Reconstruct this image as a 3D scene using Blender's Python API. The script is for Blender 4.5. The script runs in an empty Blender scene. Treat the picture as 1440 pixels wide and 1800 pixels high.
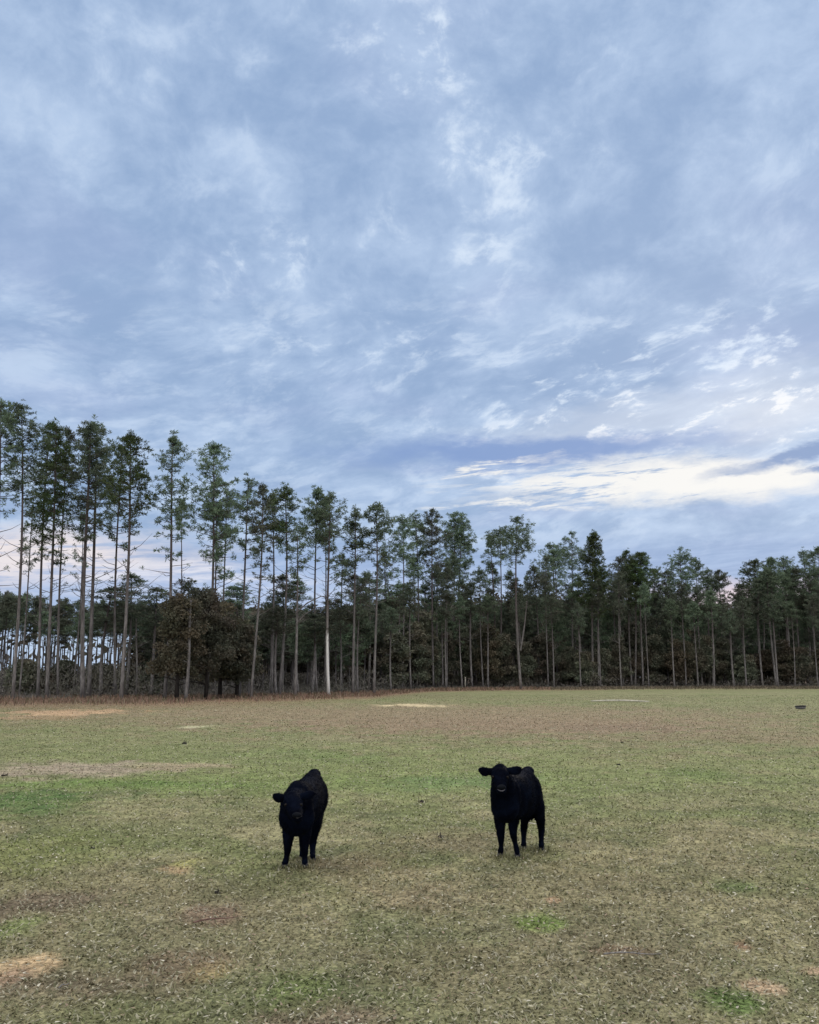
import bpy, math, random
import numpy as np
from mathutils import Vector, Matrix

# ------------------------------------------------------------------ camera
S = bpy.context.scene
COL = S.collection
F = 1442.0                      # focal length in pixels of the 1440 x 1800 photograph
PITCH = math.radians(9.1)       # camera tilts up a little
HORIZON = 1190.0
EYE = 1.6
SHIFT = (HORIZON - 900) / F - math.tan(PITCH)
cam_data = bpy.data.cameras.new("camera")
cam = bpy.data.objects.new("camera", cam_data)
COL.objects.link(cam)
cam.location = (0, 0, EYE)
cam.rotation_euler = (math.pi / 2 + PITCH, 0, 0)
cam_data.sensor_fit = 'HORIZONTAL'
cam_data.sensor_width = 36
cam_data.lens = 36 * F / 1440
cam_data.shift_y = SHIFT * F / 1440
cam_data.clip_start = 0.05
cam_data.clip_end = 9000
S.camera = cam

def ray(px, py):
    """world direction of a photograph pixel, scaled so that y = 1"""
    xc = (px - 720) / F
    yc = (900 - py) / F + SHIFT
    fy = math.cos(PITCH) - yc * math.sin(PITCH)
    fz = math.sin(PITCH) + yc * math.cos(PITCH)
    return xc / fy, 1.0, fz / fy

def at(px, py, Y):
    r = ray(px, py)
    return Vector((r[0] * Y, Y, EYE + r[2] * Y))

def ground(px, py):
    r = ray(px, py)
    Y = -EYE / r[2]
    return Vector((r[0] * Y, Y, 0))

def azel(px, py):
    r = ray(px, py)
    return math.atan2(r[0], 1.0), math.atan2(r[2], math.hypot(r[0], 1.0))

# ------------------------------------------------------------------ node helpers
class N:
    """a value socket in a node tree, with arithmetic"""
    def __init__(s, t, sock): s.t = t; s.s = sock
    def _op(s, op, b=None, c=None, clamp=False):
        n = s.t.nodes.new('ShaderNodeMath'); n.operation = op; n.use_clamp = clamp
        for i, v in enumerate((s, b, c)):
            if v is None: continue
            if isinstance(v, N): s.t.links.new(v.s, n.inputs[i])
            else: n.inputs[i].default_value = v
        return N(s.t, n.outputs[0])
    def __add__(s, b): return s._op('ADD', b)
    def __sub__(s, b): return s._op('SUBTRACT', b)
    def __mul__(s, b): return s._op('MULTIPLY', b)
    def __truediv__(s, b): return s._op('DIVIDE', b)
    def max(s, b): return s._op('MAXIMUM', b)
    def min(s, b): return s._op('MINIMUM', b)
    def sqrt(s): return s._op('SQRT')
    def step(s, a, b, lo=0.0, hi=1.0):
        n = s.t.nodes.new('ShaderNodeMapRange'); n.interpolation_type = 'SMOOTHSTEP'
        s.t.links.new(s.s, n.inputs['Value'])
        for k, v in zip(('From Min', 'From Max', 'To Min', 'To Max'), (a, b, lo, hi)): n.inputs[k].default_value = v
        return N(s.t, n.outputs[0])

def vec(t, x, y, z):
    n = t.nodes.new('ShaderNodeCombineXYZ')
    for i, v in enumerate((x, y, z)):
        if isinstance(v, N): t.links.new(v.s, n.inputs[i])
        else: n.inputs[i].default_value = v
    return n.outputs[0]

def noise(t, v, scale, detail=4, rough=0.55, dist=0.0, out=0):
    n = t.nodes.new('ShaderNodeTexNoise')
    if v is not None: t.links.new(v, n.inputs['Vector'])
    n.inputs['Scale'].default_value = scale; n.inputs['Detail'].default_value = detail
    n.inputs['Roughness'].default_value = rough; n.inputs['Distortion'].default_value = dist
    return N(t, n.outputs[out])

def mixc(t, fac, a, b, mode='MIX'):
    n = t.nodes.new('ShaderNodeMix'); n.data_type = 'RGBA'; n.blend_type = mode
    for i, v in ((0, fac), (6, a), (7, b)):
        if isinstance(v, N): t.links.new(v.s, n.inputs[i])
        elif isinstance(v, bpy.types.NodeSocket): t.links.new(v, n.inputs[i])
        elif isinstance(v, (tuple, list)): n.inputs[i].default_value = (*v[:3], 1)
        else: n.inputs[i].default_value = v
    return n.outputs[2]

# ------------------------------------------------------------------ sky, sun, exposure
SUN_AZ, SUN_EL = math.radians(24), math.radians(22)
w = bpy.data.worlds.new("World"); S.world = w; w.use_nodes = True
t = w.node_tree; t.nodes.clear()
tc = t.nodes.new('ShaderNodeTexCoord'); sx = t.nodes.new('ShaderNodeSeparateXYZ')
t.links.new(tc.outputs['Generated'], sx.inputs[0])
dx, dy, dz = (N(t, sx.outputs[i]) for i in range(3))
hz = dz.max(0.0)
den = hz + 0.10
P = vec(t, dx / den, dy / den, 0.0)                         # a flat cloud deck seen in perspective
az = dx._op('ARCTAN2', dy); el = dz._op('ARCSINE')
AE = vec(t, az * 3.0, el * 9.0, 0.3)                        # streaky coordinates near the horizon
wn = t.nodes.new('ShaderNodeTexNoise'); t.links.new(AE, wn.inputs['Vector'])
wn.inputs['Scale'].default_value = 3.4; wn.inputs['Detail'].default_value = 6; wn.inputs['Roughness'].default_value = 0.62
ws = t.nodes.new('ShaderNodeSeparateXYZ'); t.links.new(wn.outputs['Color'], ws.inputs[0])
wx, wy = N(t, ws.outputs[0]) - 0.5, N(t, ws.outputs[1]) - 0.5

def mask(px, py, rx, ry, rot=0, soft=0.5, warp=1.0):
    """a soft cloud-shaped region of the sky round a direction; radii in photograph pixels"""
    a0, e0 = azel(px, py)
    a1 = azel(px + rx, py)[0] - a0; e1 = e0 - azel(px, py + ry)[1]
    c, s_ = math.cos(math.radians(rot)), math.sin(math.radians(rot))
    A = az + wx * (0.30 * warp) - a0; E = el + wy * (0.075 * warp) - e0
    u = (A * c + E * s_) / a1; v = (E * c - A * s_) / e1
    return (u * u + v * v).sqrt().step(1 + soft, max(1 - soft, 0.0))

big = noise(t, P, 1.05, 5, 0.55, 0.1)
mid = noise(t, P, 3.1, 5, 0.60, 0.15)
fine = noise(t, P, 7.0, 6, 0.62, 0.3)
low = el.step(azel(720, 480)[1], azel(720, 640)[1])
DV = vec(t, dx, dy, dz * 1.25)
wd = t.nodes.new('ShaderNodeTexNoise'); t.links.new(DV, wd.inputs['Vector']); wd.inputs['Scale'].default_value = 5.0; wd.inputs['Detail'].default_value = 3
DW = t.nodes.new('ShaderNodeVectorMath'); DW.operation = 'MULTIPLY_ADD'
t.links.new(wd.outputs['Color'], DW.inputs[0]); DW.inputs[1].default_value = (.10, .10, .10); t.links.new(DV, DW.inputs[2]); DW = DW.outputs[0]
LV = t.nodes.new('ShaderNodeVectorMath'); LV.operation = 'MULTIPLY_ADD'    # flatter lumps, tilted a little, lower in the sky
t.links.new(wd.outputs['Color'], LV.inputs[0]); LV.inputs[1].default_value = (.14, .10, .16); t.links.new(vec(t, dx, dy, dz * 2.7 - dx * 0.55), LV.inputs[2]); LV = LV.outputs[0]
lump = noise(t, DW, 8.5, 6, 0.60, 0.0); lump2 = noise(t, DW, 20.0, 5, 0.64, 0.0); puff = noise(t, LV, 13.0, 6, 0.64, 0.0)
high = low * -1.0 + 1.0
deck = (big * 0.22 + mid * 0.22 + (lump * 0.34 + lump2 * 0.22) * high + (puff * 0.36 + lump * 0.20) * low).step(0.405, 0.605)
col = mixc(t, deck, (0.226, 0.322, 0.492), (0.368, 0.470, 0.635))
# thin lilac tone in parts of the deck
lil = noise(t, P, 1.7, 3, 0.5).step(0.50, 0.68) * 0.30
col = mixc(t, lil, col, (0.305, 0.370, 0.555))
# little bright gaps: a band of them rising through the middle of the picture, more at the lower right
gap_zone = (mask(770, 240, 190, 330, 0, 0.6, 0.8).max(mask(640, 520, 300, 150, 0, 0.7, 0.8) * 0.8)
            .max(mask(1150, 690, 470, 150, 8, 0.6, 0.8)).max(mask(200, 150, 210, 90, 0, 0.7) * 0.35)
            .max(mask(1030, 170, 90, 130, 25, 0.6) * 0.7).max(mask(560, 500, 120, 60, 20, 0.6)).max(mask(930, 290, 90, 110, 20, 0.7) * 0.8).max(mask(740, 40, 90, 70, 0, 0.6)).max(0.25))
ridge = lump.step(0.48, 0.62) * lump2.step(0.47, 0.66)
ridge2 = (puff * 0.55 + noise(t, LV, 24.0, 5, 0.62) * 0.45).step(0.49, 0.62)
gaps = gap_zone * (ridge * (low * -1.0 + 1.0) + ridge2 * low)
col = mixc(t, (gaps * 0.78).min(1.0), col, (0.590, 0.670, 0.770))
# pale sweep below them at the right, and the darker bank and wedges over the opening
sweep = mask(1200, 735, 430, 58, 6, 0.6, 0.8) * ridge2.max(0.30)
col = mixc(t, (sweep * 1.1).min(0.92), col, (0.690, 0.710, 0.750))
right_glow = mask(1440, 722, 200, 42, 8, 0.8, 0.8)
col = mixc(t, right_glow * ridge2.max(0.35) * 0.85, col, (0.72, 0.73, 0.75))
streak = noise(t, vec(t, az * 5.0, el * 46.0 - az * 3.0, 4.0), 2.3, 7, 0.66, 0.25)
bank = mask(930, 797, 300, 27, 0, 0.6, 0.8)
col = mixc(t, bank * 0.95, col, (0.170, 0.260, 0.475))
opening = mask(1190, 849, 390, 33, -2, 0.6, 0.8)
opening = opening.max(mask(860, 825, 100, 8, 6, 0.7, 0.7)).max(mask(900, 888, 120, 7, -4, 0.8, 0.8) * 0.9)
col = mixc(t, opening * (streak + (az - 0.12) * 0.55).step(0.44, 0.56), col, (0.700, 0.695, 0.680))
wedge = mask(1420, 794, 170, 11, 10, 0.6, 0.5).max(mask(1440, 822, 70, 9, 5, 0.5, 0.6))
col = mixc(t, wedge * 0.95, col, (0.170, 0.255, 0.440))
# smooth blue bank down to the horizon, pink and white glow low at the left and a little at the right
hzb = el.step(azel(720, 930)[1], azel(720, 1000)[1])
col = mixc(t, hzb * 0.8, col, mixc(t, streak.step(0.35, 0.65), (0.195, 0.285, 0.480), (0.270, 0.370, 0.565)))
glow = mask(60, 985, 260, 50, 3, 0.8, 1.0) * streak.step(0.36, 0.52, 0.25, 1.0)
col = mixc(t, glow * 0.92, col, (0.700, 0.620, 0.600))
glow = mask(330, 1010, 240, 26, -3, 0.8, 1.0) * streak.step(0.45, 0.6)
col = mixc(t, glow * 0.8, col, (0.670, 0.650, 0.680))
pale = mask(520, 1060, 500, 55, 0, 0.7, 0.5)
col = mixc(t, pale * 0.6, col, (0.400, 0.480, 0.660))
glow = mask(1330, 1050, 200, 26, 0, 0.7, 1.0)
col = mixc(t, glow * 0.8, col, (0.600, 0.480, 0.510))
pale = mask(200, 1150, 700, 40, 0, 0.6, 0.3)
col = mixc(t, pale * 0.6, col, (0.480, 0.590, 0.740))
# unseen sky overhead and behind the camera, brightened and greyed to light the field
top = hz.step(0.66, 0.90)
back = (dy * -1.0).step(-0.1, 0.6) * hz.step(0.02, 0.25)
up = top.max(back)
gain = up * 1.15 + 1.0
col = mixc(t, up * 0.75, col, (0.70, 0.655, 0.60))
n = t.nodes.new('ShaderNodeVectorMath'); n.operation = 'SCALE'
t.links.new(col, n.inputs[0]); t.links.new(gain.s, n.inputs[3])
sky = t.nodes.new('ShaderNodeTexSky'); sky.sky_type = 'NISHITA'; sky.sun_disc = False
sky.sun_elevation = SUN_EL; sky.sun_rotation = SUN_AZ; sky.air_density = 1.0; sky.dust_density = 0.6
b1 = t.nodes.new('ShaderNodeBackground'); b1.inputs[1].default_value = 0.05
b2 = t.nodes.new('ShaderNodeBackground'); b2.inputs[1].default_value = 1.06
mx = t.nodes.new('ShaderNodeMixShader'); mx.inputs[0].default_value = 0.93
wo = t.nodes.new('ShaderNodeOutputWorld')
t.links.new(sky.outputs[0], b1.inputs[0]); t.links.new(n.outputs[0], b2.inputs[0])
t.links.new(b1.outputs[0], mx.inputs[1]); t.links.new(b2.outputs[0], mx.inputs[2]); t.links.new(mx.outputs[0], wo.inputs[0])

sun_data = bpy.data.lights.new("sun", 'SUN'); sun_data.energy = 0.9; sun_data.angle = math.radians(25)
sun_data.color = (1.0, 0.88, 0.74)
sun = bpy.data.objects.new("sun", sun_data); COL.objects.link(sun)
sun.rotation_euler = Vector((-math.sin(SUN_AZ) * math.cos(SUN_EL), -math.cos(SUN_AZ) * math.cos(SUN_EL), -math.sin(SUN_EL))).to_track_quat('-Z', 'Y').to_euler()

S.view_settings.view_transform = 'Standard'; S.view_settings.look = 'None'
S.view_settings.exposure = 0.35; S.view_settings.gamma = 1.0; S.view_settings.use_curve_mapping = False
S.cycles.use_denoising = True
S.cycles.max_bounces = 5; S.cycles.diffuse_bounces = 2; S.cycles.glossy_bounces = 2
S.render.film_transparent = False

# ------------------------------------------------------------------ materials
def new_mat(name, rough=0.9, spec=0.2):
    m = bpy.data.materials.new(name); m.use_nodes = True
    b = m.node_tree.nodes['Principled BSDF']
    b.inputs['Roughness'].default_value = rough
    b.inputs['Specular IOR Level'].default_value = spec
    return m, m.node_tree, b

def attr(t, name):
    n = t.nodes.new('ShaderNodeAttribute'); n.attribute_name = name
    return n

def tex_coord(t, kind='Object'):
    return t.nodes.new('ShaderNodeTexCoord').outputs[kind]

def world_pos(t):
    return t.nodes.new('ShaderNodeNewGeometry').outputs['Position']

def scaled(t, v, s):
    n = t.nodes.new('ShaderNodeMapping'); t.links.new(v, n.inputs[0]); n.inputs['Scale'].default_value = s
    return n.outputs[0]

def bump(t, b, h, strength, dist):
    n = t.nodes.new('ShaderNodeBump'); n.inputs['Strength'].default_value = strength; n.inputs['Distance'].default_value = dist
    t.links.new(h.s, n.inputs['Height']); t.links.new(n.outputs[0], b.inputs['Normal'])

def foliage_mat(name, dark, light, third=None, trans=0.25):
    """leaf colour varies face by face, tree by tree and in broad patches"""
    m, t, b = new_mat(name, 0.75, 0.25)
    tint = N(t, attr(t, 'tint').outputs['Fac'])
    m.use_transparent_shadow = False
    big = noise(t, world_pos(t), 0.35, 3, 0.6).step(0.35, 0.65)
    c = mixc(t, tint, dark, light)
    if third: c = mixc(t, (big * 0.8), c, mixc(t, tint, third, tuple(v * 1.5 for v in third)))
    oi = t.nodes.new('ShaderNodeObjectInfo')
    h = t.nodes.new('ShaderNodeHueSaturation'); t.links.new(c, h.inputs['Color'])
    v = N(t, oi.outputs['Random']) * 0.5 + 0.75
    t.links.new(v.s, h.inputs['Value']); t.links.new((N(t, oi.outputs['Random']) * 0.03 + 0.485).s, h.inputs['Hue'])
    t.links.new(h.outputs[0], b.inputs['Base Color'])
    tr = t.nodes.new('ShaderNodeBsdfTranslucent'); t.links.new(h.outputs[0], tr.inputs['Color'])
    mx = t.nodes.new('ShaderNodeMixShader'); mx.inputs[0].default_value = trans
    o = t.nodes['Material Output']
    t.links.new(b.outputs[0], mx.inputs[1]); t.links.new(tr.outputs[0], mx.inputs[2]); t.links.new(mx.outputs[0], o.inputs[0])
    return m

def bark_mat(name, a, b_, c_, zlo=2.0, zhi=12.0):
    m, t, b = new_mat(name, 0.95, 0.1)
    oc = tex_coord(t)
    n1 = noise(t, scaled(t, oc, (9, 9, 1.6)), 1.0, 5, 0.7).step(0.35, 0.68)
    n2 = noise(t, scaled(t, oc, (2, 2, 0.5)), 1.0, 3, 0.6).step(0.4, 0.65)
    z = t.nodes.new('ShaderNodeSeparateXYZ'); t.links.new(oc, z.inputs[0])
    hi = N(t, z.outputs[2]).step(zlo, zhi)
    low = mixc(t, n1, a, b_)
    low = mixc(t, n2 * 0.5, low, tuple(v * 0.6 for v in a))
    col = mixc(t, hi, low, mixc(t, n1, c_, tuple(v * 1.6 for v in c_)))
    t.links.new(col, b.inputs['Base Color'])
    bump(t, b, n1, 0.6, 0.03)
    return m

M = {}
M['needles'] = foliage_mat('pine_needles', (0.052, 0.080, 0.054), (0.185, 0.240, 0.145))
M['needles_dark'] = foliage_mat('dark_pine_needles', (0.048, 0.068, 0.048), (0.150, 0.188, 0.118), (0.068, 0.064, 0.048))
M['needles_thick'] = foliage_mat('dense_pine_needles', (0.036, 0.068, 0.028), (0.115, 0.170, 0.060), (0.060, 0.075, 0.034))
M['leaf_rust'] = foliage_mat('rusty_autumn_leaves', (0.070, 0.058, 0.042), (0.175, 0.138, 0.090), (0.074, 0.078, 0.048))
M['leaf_green'] = foliage_mat('dark_evergreen_leaves', (0.064, 0.080, 0.056), (0.190, 0.205, 0.135), (0.110, 0.090, 0.066))
M['leaf_brown'] = foliage_mat('dull_brown_leaves', (0.078, 0.066, 0.050), (0.190, 0.156, 0.112), (0.066, 0.080, 0.054))
M['leaf_grey'] = foliage_mat('grey_bare_twigs', (0.105, 0.095, 0.088), (0.240, 0.215, 0.190), (0.105, 0.105, 0.075))
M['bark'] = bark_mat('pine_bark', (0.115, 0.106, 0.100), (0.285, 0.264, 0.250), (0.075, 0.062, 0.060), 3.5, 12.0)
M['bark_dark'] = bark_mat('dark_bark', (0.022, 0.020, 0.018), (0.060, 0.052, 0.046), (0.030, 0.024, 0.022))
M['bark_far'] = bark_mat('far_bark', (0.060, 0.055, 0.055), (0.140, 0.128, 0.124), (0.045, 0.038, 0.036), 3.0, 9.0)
# trunk with the bark peeled off its lower half
m, t, b = new_mat('peeled_bark', 0.8, 0.2)
oc = tex_coord(t); z = t.nodes.new('ShaderNodeSeparateXYZ'); t.links.new(oc, z.inputs[0])
zz = N(t, z.outputs[2]) + (noise(t, scaled(t, oc, (3, 3, 1.2)), 1.0, 4, 0.7) - 0.5) * 5.5
col = mixc(t, zz.step(5.2, 5.8), (0.72, 0.69, 0.64), (0.20, 0.175, 0.16))
col = mixc(t, N(t, z.outputs[2]).step(6.5, 9.0), col, (0.085, 0.066, 0.062))
col = mixc(t, noise(t, scaled(t, oc, (6, 6, 2)), 1.0, 4, 0.7).step(0.55, 0.7) * 0.5, col, (0.20, 0.18, 0.17))
t.links.new(col, b.inputs['Base Color'])
M['bark_white'] = m

# black calf coat
m, t, b = new_mat('black_coat', 0.75, 0.025)
oc = tex_coord(t)
n1 = noise(t, scaled(t, oc, (90, 90, 35)), 1.0, 4, 0.7)
n2 = noise(t, oc, 7, 3, 0.5)
t.links.new(mixc(t, n2.step(0.35, 0.7), (0.0009, 0.0014, 0.0044), (0.0026, 0.0046, 0.0115)), b.inputs['Base Color'])
b.inputs['Sheen Weight'].default_value = 0.003; b.inputs['Sheen Roughness'].default_value = 0.4
b.inputs['Sheen Tint'].default_value = (0.30, 0.36, 0.55, 1)
bump(t, b, n1, 0.5, 0.006)
M['coat'] = m
m, t, b = new_mat('hoof_horn', 0.55, 0.3)
t.links.new(mixc(t, noise(t, tex_coord(t), 60, 3), (0.006, 0.006, 0.008), (0.030, 0.027, 0.031)), b.inputs['Base Color']); M['hoof'] = m
m, t, b = new_mat('eye_gloss', 0.25, 0.10)
t.links.new(mixc(t, noise(t, tex_coord(t), 40, 2), (0.004, 0.003, 0.003), (0.012, 0.008, 0.006)), b.inputs['Base Color']); M['eye'] = m
m, t, b = new_mat('wet_nose', 0.5, 0.06)
t.links.new(mixc(t, noise(t, tex_coord(t), 120, 3), (0.002, 0.003, 0.005), (0.005, 0.006, 0.009)), b.inputs['Base Color']); M['nose'] = m
m, t, b = new_mat('mouth_highlight', 0.5, 0.4)
t.links.new(mixc(t, noise(t, tex_coord(t), 90, 3), (0.05, 0.05, 0.06), (0.14, 0.13, 0.145)), b.inputs['Base Color']); M['mouth_line'] = m  # pale colour paints the highlight along the mouth line

def plain(name, a, b_, scale=12, rough=0.8, stretch=(1, 1, 1)):
    m, t, b = new_mat(name, rough, 0.25)
    n = noise(t, scaled(t, tex_coord(t), stretch), scale, 5, 0.65)
    t.links.new(mixc(t, n.step(0.35, 0.65), a, b_), b.inputs['Base Color'])
    bump(t, b, n, 0.4, 0.01)
    M[name] = m
plain('weathered_white', (0.36, 0.33, 0.27), (0.54, 0.50, 0.41), 5)
plain('post_wood', (0.20, 0.18, 0.165), (0.40, 0.37, 0.34), 8)
plain('black_rubber', (0.016, 0.015, 0.014), (0.05, 0.048, 0.042), 20)
plain('grey_rubber', (0.11, 0.105, 0.11), (0.20, 0.19, 0.20), 20)
plain('stick_red', (0.11, 0.060, 0.045), (0.22, 0.14, 0.11), 30)
plain('stick_grey', (0.09, 0.085, 0.080), (0.26, 0.24, 0.22), 40)
plain('dung', (0.008, 0.007, 0.005), (0.030, 0.026, 0.018), 40)

# ------------------------------------------------------------------ mesh helpers
def mesh_from(name, verts, faces, mat, tint=None, smooth=False, mats=None):
    """verts (n,3) float array; faces (m,3) or (m,4) int array, or a list of such arrays"""
    me = bpy.data.meshes.new(name)
    fl = faces if isinstance(faces, list) else [faces]
    fl = [np.asarray(f, dtype=np.int32) for f in fl if len(f)]
    verts = np.asarray(verts, dtype=np.float32)
    loops = np.concatenate([f.ravel() for f in fl])
    sizes = np.concatenate([np.full(len(f), f.shape[1], dtype=np.int32) for f in fl])
    starts = np.concatenate(([0], np.cumsum(sizes)[:-1])).astype(np.int32)
    me.vertices.add(len(verts)); me.vertices.foreach_set('co', verts.ravel())
    me.loops.add(len(loops)); me.loops.foreach_set('vertex_index', loops)
    me.polygons.add(len(sizes)); me.polygons.foreach_set('loop_start', starts)
    me.polygons.foreach_set('use_smooth', np.full(len(sizes), smooth))
    if tint is not None:
        a = me.attributes.new('tint', 'FLOAT', 'FACE'); a.data.foreach_set('value', np.asarray(tint, dtype=np.float32))
    me.update(calc_edges=True)
    me.materials.append(mat)
    return me

def link(name, me, parent=None, loc=None):
    o = bpy.data.objects.new(name, me); COL.objects.link(o)
    if parent: o.parent = parent
    if loc is not None: o.location = loc
    return o

def tag(o, label=None, cat=None, group=None, kind=None):
    for k, v in (('label', label), ('category', cat), ('group', group), ('kind', kind)):
        if v: o[k] = v
    return o

def tube(pts, rad, seg=7, close=True):
    """tapered tube through points: verts, quads"""
    pts = np.asarray(pts, float); k = len(pts)
    d = np.gradient(pts, axis=0); d /= np.linalg.norm(d, axis=1)[:, None] + 1e-9
    ref = np.array([0.0, 0.0, 1.0]) if abs(d[0, 2]) < 0.8 else np.array([1.0, 0.0, 0.0])
    u = np.cross(d, ref); u /= np.linalg.norm(u, axis=1)[:, None] + 1e-9
    v = np.cross(d, u)
    a = np.arange(seg) * 2 * math.pi / seg
    ring = (u[:, None, :] * np.cos(a)[None, :, None] + v[:, None, :] * np.sin(a)[None, :, None]) * np.asarray(rad, float)[:, None, None]
    V = (pts[:, None, :] + ring).reshape(-1, 3)
    i = np.arange(k - 1)[:, None] * seg; j = np.arange(seg)[None, :]; j2 = (j + 1) % seg
    Q = np.stack([i + j, i + j2, i + seg + j2, i + seg + j], -1).reshape(-1, 4)
    if close:
        V = np.vstack([V, pts[0], pts[-1]]); c0, c1 = k * seg, k * seg + 1
        jj = np.arange(seg)
        cap = np.stack([np.full(seg, c0), (jj + 1) % seg, jj, jj], -1)
        T0 = np.stack([(jj + 1) % seg, jj, np.full(seg, c0)], -1)
        T1 = np.stack([(k - 1) * seg + jj, (k - 1) * seg + (jj + 1) % seg, np.full(seg, c1)], -1)
        return V, Q, np.vstack([T0, T1])
    return V, Q, np.zeros((0, 3), int)

class Geo:
    def __init__(s): s.v = []; s.q = []; s.t = []; s.n = 0
    def add(s, V, Q=None, T=None):
        s.v.append(V)
        if Q is not None and len(Q): s.q.append(np.asarray(Q) + s.n)
        if T is not None and len(T): s.t.append(np.asarray(T) + s.n)
        s.n += len(V)
    def tube(s, pts, rad, seg=6, close=True): s.add(*tube(pts, rad, seg, close))
    def mesh(s, name, mat, smooth=True):
        fl = []
        if s.q: fl.append(np.vstack(s.q))
        if s.t: fl.append(np.vstack(s.t))
        return mesh_from(name, np.vstack(s.v), fl, mat, smooth=smooth)

# value noise in the plane, for colour fields and terrain
def vnoise(x, y, seed=0):
    xi = np.floor(x).astype(np.int64); yi = np.floor(y).astype(np.int64)
    fx = x - xi; fy = y - yi; fx = fx * fx * (3 - 2 * fx); fy = fy * fy * (3 - 2 * fy)
    def h(a, b):
        n = (a * 374761393 + b * 668265263 + seed * 1274126177) & 0xffffffff
        n = ((n ^ (n >> 13)) * 1274126177) & 0xffffffff
        return ((n ^ (n >> 16)) & 0xffff) / 65535.0
    return (h(xi, yi) * (1 - fx) + h(xi + 1, yi) * fx) * (1 - fy) + (h(xi, yi + 1) * (1 - fx) + h(xi + 1, yi + 1) * fx) * fy

def fbm(x, y, seed=0, octv=4):
    s = 0; a = 0.5; tot = 0
    for k in range(octv):
        s = s + a * vnoise(x * 2 ** k, y * 2 ** k, seed + k * 17); tot += a; a *= 0.55
    return s / tot

def sst(x, a, b):
    u = np.clip((x - a) / (b - a), 0, 1); return u * u * (3 - 2 * u)

# ------------------------------------------------------------------ the pasture
# patches seen in the grass: photo pixel centre and half sizes, colour, strength, edge softness
PATCH = [
    (720, 1730, 1000, 130, (0.140, 0.146, 0.094), 0.40, .9),  # broad darker tone laid over the near foreground
    (40, 1408, 130, 22, (0.068, 0.118, 0.044), 1.0, .5), (200, 1378, 300, 9, (0.115, 0.175, 0.060), 0.95, .6),
    (590, 1332, 130, 9, (0.100, 0.155, 0.060), 0.9, .6), (540, 1322, 80, 4, (0.100, 0.150, 0.060), 0.8, .6), (380, 1328, 90, 3, (0.105, 0.140, 0.062), 0.7, .6), (1100, 1330, 160, 8, (0.165, 0.150, 0.095), 0.7, .7), (1330, 1300, 130, 6, (0.175, 0.155, 0.100), 0.7, .7), (650, 1372, 380, 18, (0.150, 0.200, 0.078), 0.75, .7),
    (800, 1345, 760, 42, (0.180, 0.210, 0.096), 0.6, .7), (300, 1300, 600, 26, (0.180, 0.200, 0.104), 0.5, .6),
    (130, 1352, 170, 12, (0.290, 0.245, 0.205), 1.0, .45), (330, 1347, 70, 6, (0.300, 0.25, 0.19), 0.9, .5),
    (850, 1272, 320, 13, (0.215, 0.155, 0.122), 0.95, .6), (1090, 1279, 130, 7, (0.175, 0.125, 0.108), 0.9, .6),
    (960, 1262, 420, 22, (0.225, 0.175, 0.130), 0.75, .7), (560, 1252, 460, 15, (0.230, 0.180, 0.135), 0.8, .7),
    (120, 1252, 105, 5, (0.420, 0.290, 0.205), 0.9, .35), (60, 1262, 90, 4, (0.33, 0.22, 0.155), 0.5, .5),
    (730, 1240, 62, 2.6, (0.470, 0.390, 0.280), 0.95, .35), (343, 1278, 26, 1.8, (0.40, 0.38, 0.28), 0.8, .5),
    (620, 1300, 100, 5, (0.24, 0.20, 0.15), 0.4, .7),
    (60, 1700, 70, 20, (0.420, 0.315, 0.215), 1.0, .4), (10, 1722, 28, 14, (0.38, 0.27, 0.20), 0.95, .4),
    (372, 1706, 30, 14, (0.360, 0.295, 0.165), 0.8, .6), (1342, 1735, 44, 13, (0.390, 0.290, 0.220), 0.9, .4),
    (1430, 1706, 24, 8, (0.36, 0.26, 0.20), 0.8, .5), (308, 1527, 28, 9, (0.330, 0.240, 0.165), 0.8, .5),
    (332, 1518, 24, 6, (0.34, 0.33, 0.13), 0.6, .6), (975, 1583, 11, 5, (0.36, 0.24, 0.18), 0.85, .5), (1300, 1661, 12, 7, (0.34, 0.20, 0.15), 0.7, .6),
    (380, 1608, 52, 16, (0.215, 0.150, 0.125), 0.75, .5), (95, 1590, 95, 22, (0.130, 0.098, 0.085), 0.7, .6),
    (1030, 1690, 200, 50, (0.150, 0.115, 0.092), 0.3, .8), (760, 1690, 140, 45, (0.185, 0.140, 0.105), 0.3, .8),
    (740, 1580, 80, 40, (0.215, 0.160, 0.125), 0.45, .8), (150, 1735, 200, 22, (0.150, 0.110, 0.095), 0.55, .7),
    (300, 1695, 90, 22, (0.165, 0.115, 0.095), 0.6, .6), (560, 1788, 100, 26, (0.180, 0.130, 0.115), 0.7, .6),
    (1090, 1672, 40, 8, (0.16, 0.10, 0.08), 0.6, .6),
    (950, 1620, 46, 15, (0.145, 0.200, 0.066), 0.95, .6), (1290, 1762, 44, 22, (0.098, 0.150, 0.052), 0.9, .6),
    (1282, 1556, 34, 13, (0.085, 0.125, 0.050), 0.8, .6), (520, 1745, 80, 34, (0.110, 0.150, 0.055), 0.6, .7),
    (60, 1500, 120, 30, (0.155, 0.180, 0.070), 0.6, .7), (15, 1640, 40, 22, (0.130, 0.170, 0.065), 0.7, .6),
    (1240, 1360, 60, 9, (0.110, 0.155, 0.058), 0.7, .7), (820, 1375, 110, 12, (0.120, 0.180, 0.080), 0.7, .6),
    (1150, 1470, 260, 45, (0.200, 0.170, 0.115), 0.4, .8), (420, 1440, 260, 24, (0.215, 0.195, 0.130), 0.45, .8),
    (800, 1480, 130, 18, (0.190, 0.150, 0.112), 0.6, .8), (620, 1520, 90, 16, (0.165, 0.125, 0.095), 0.6, .8),
    (1300, 1400, 200, 10, (0.150, 0.155, 0.085), 0.6, .7),
]
_P = []
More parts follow.
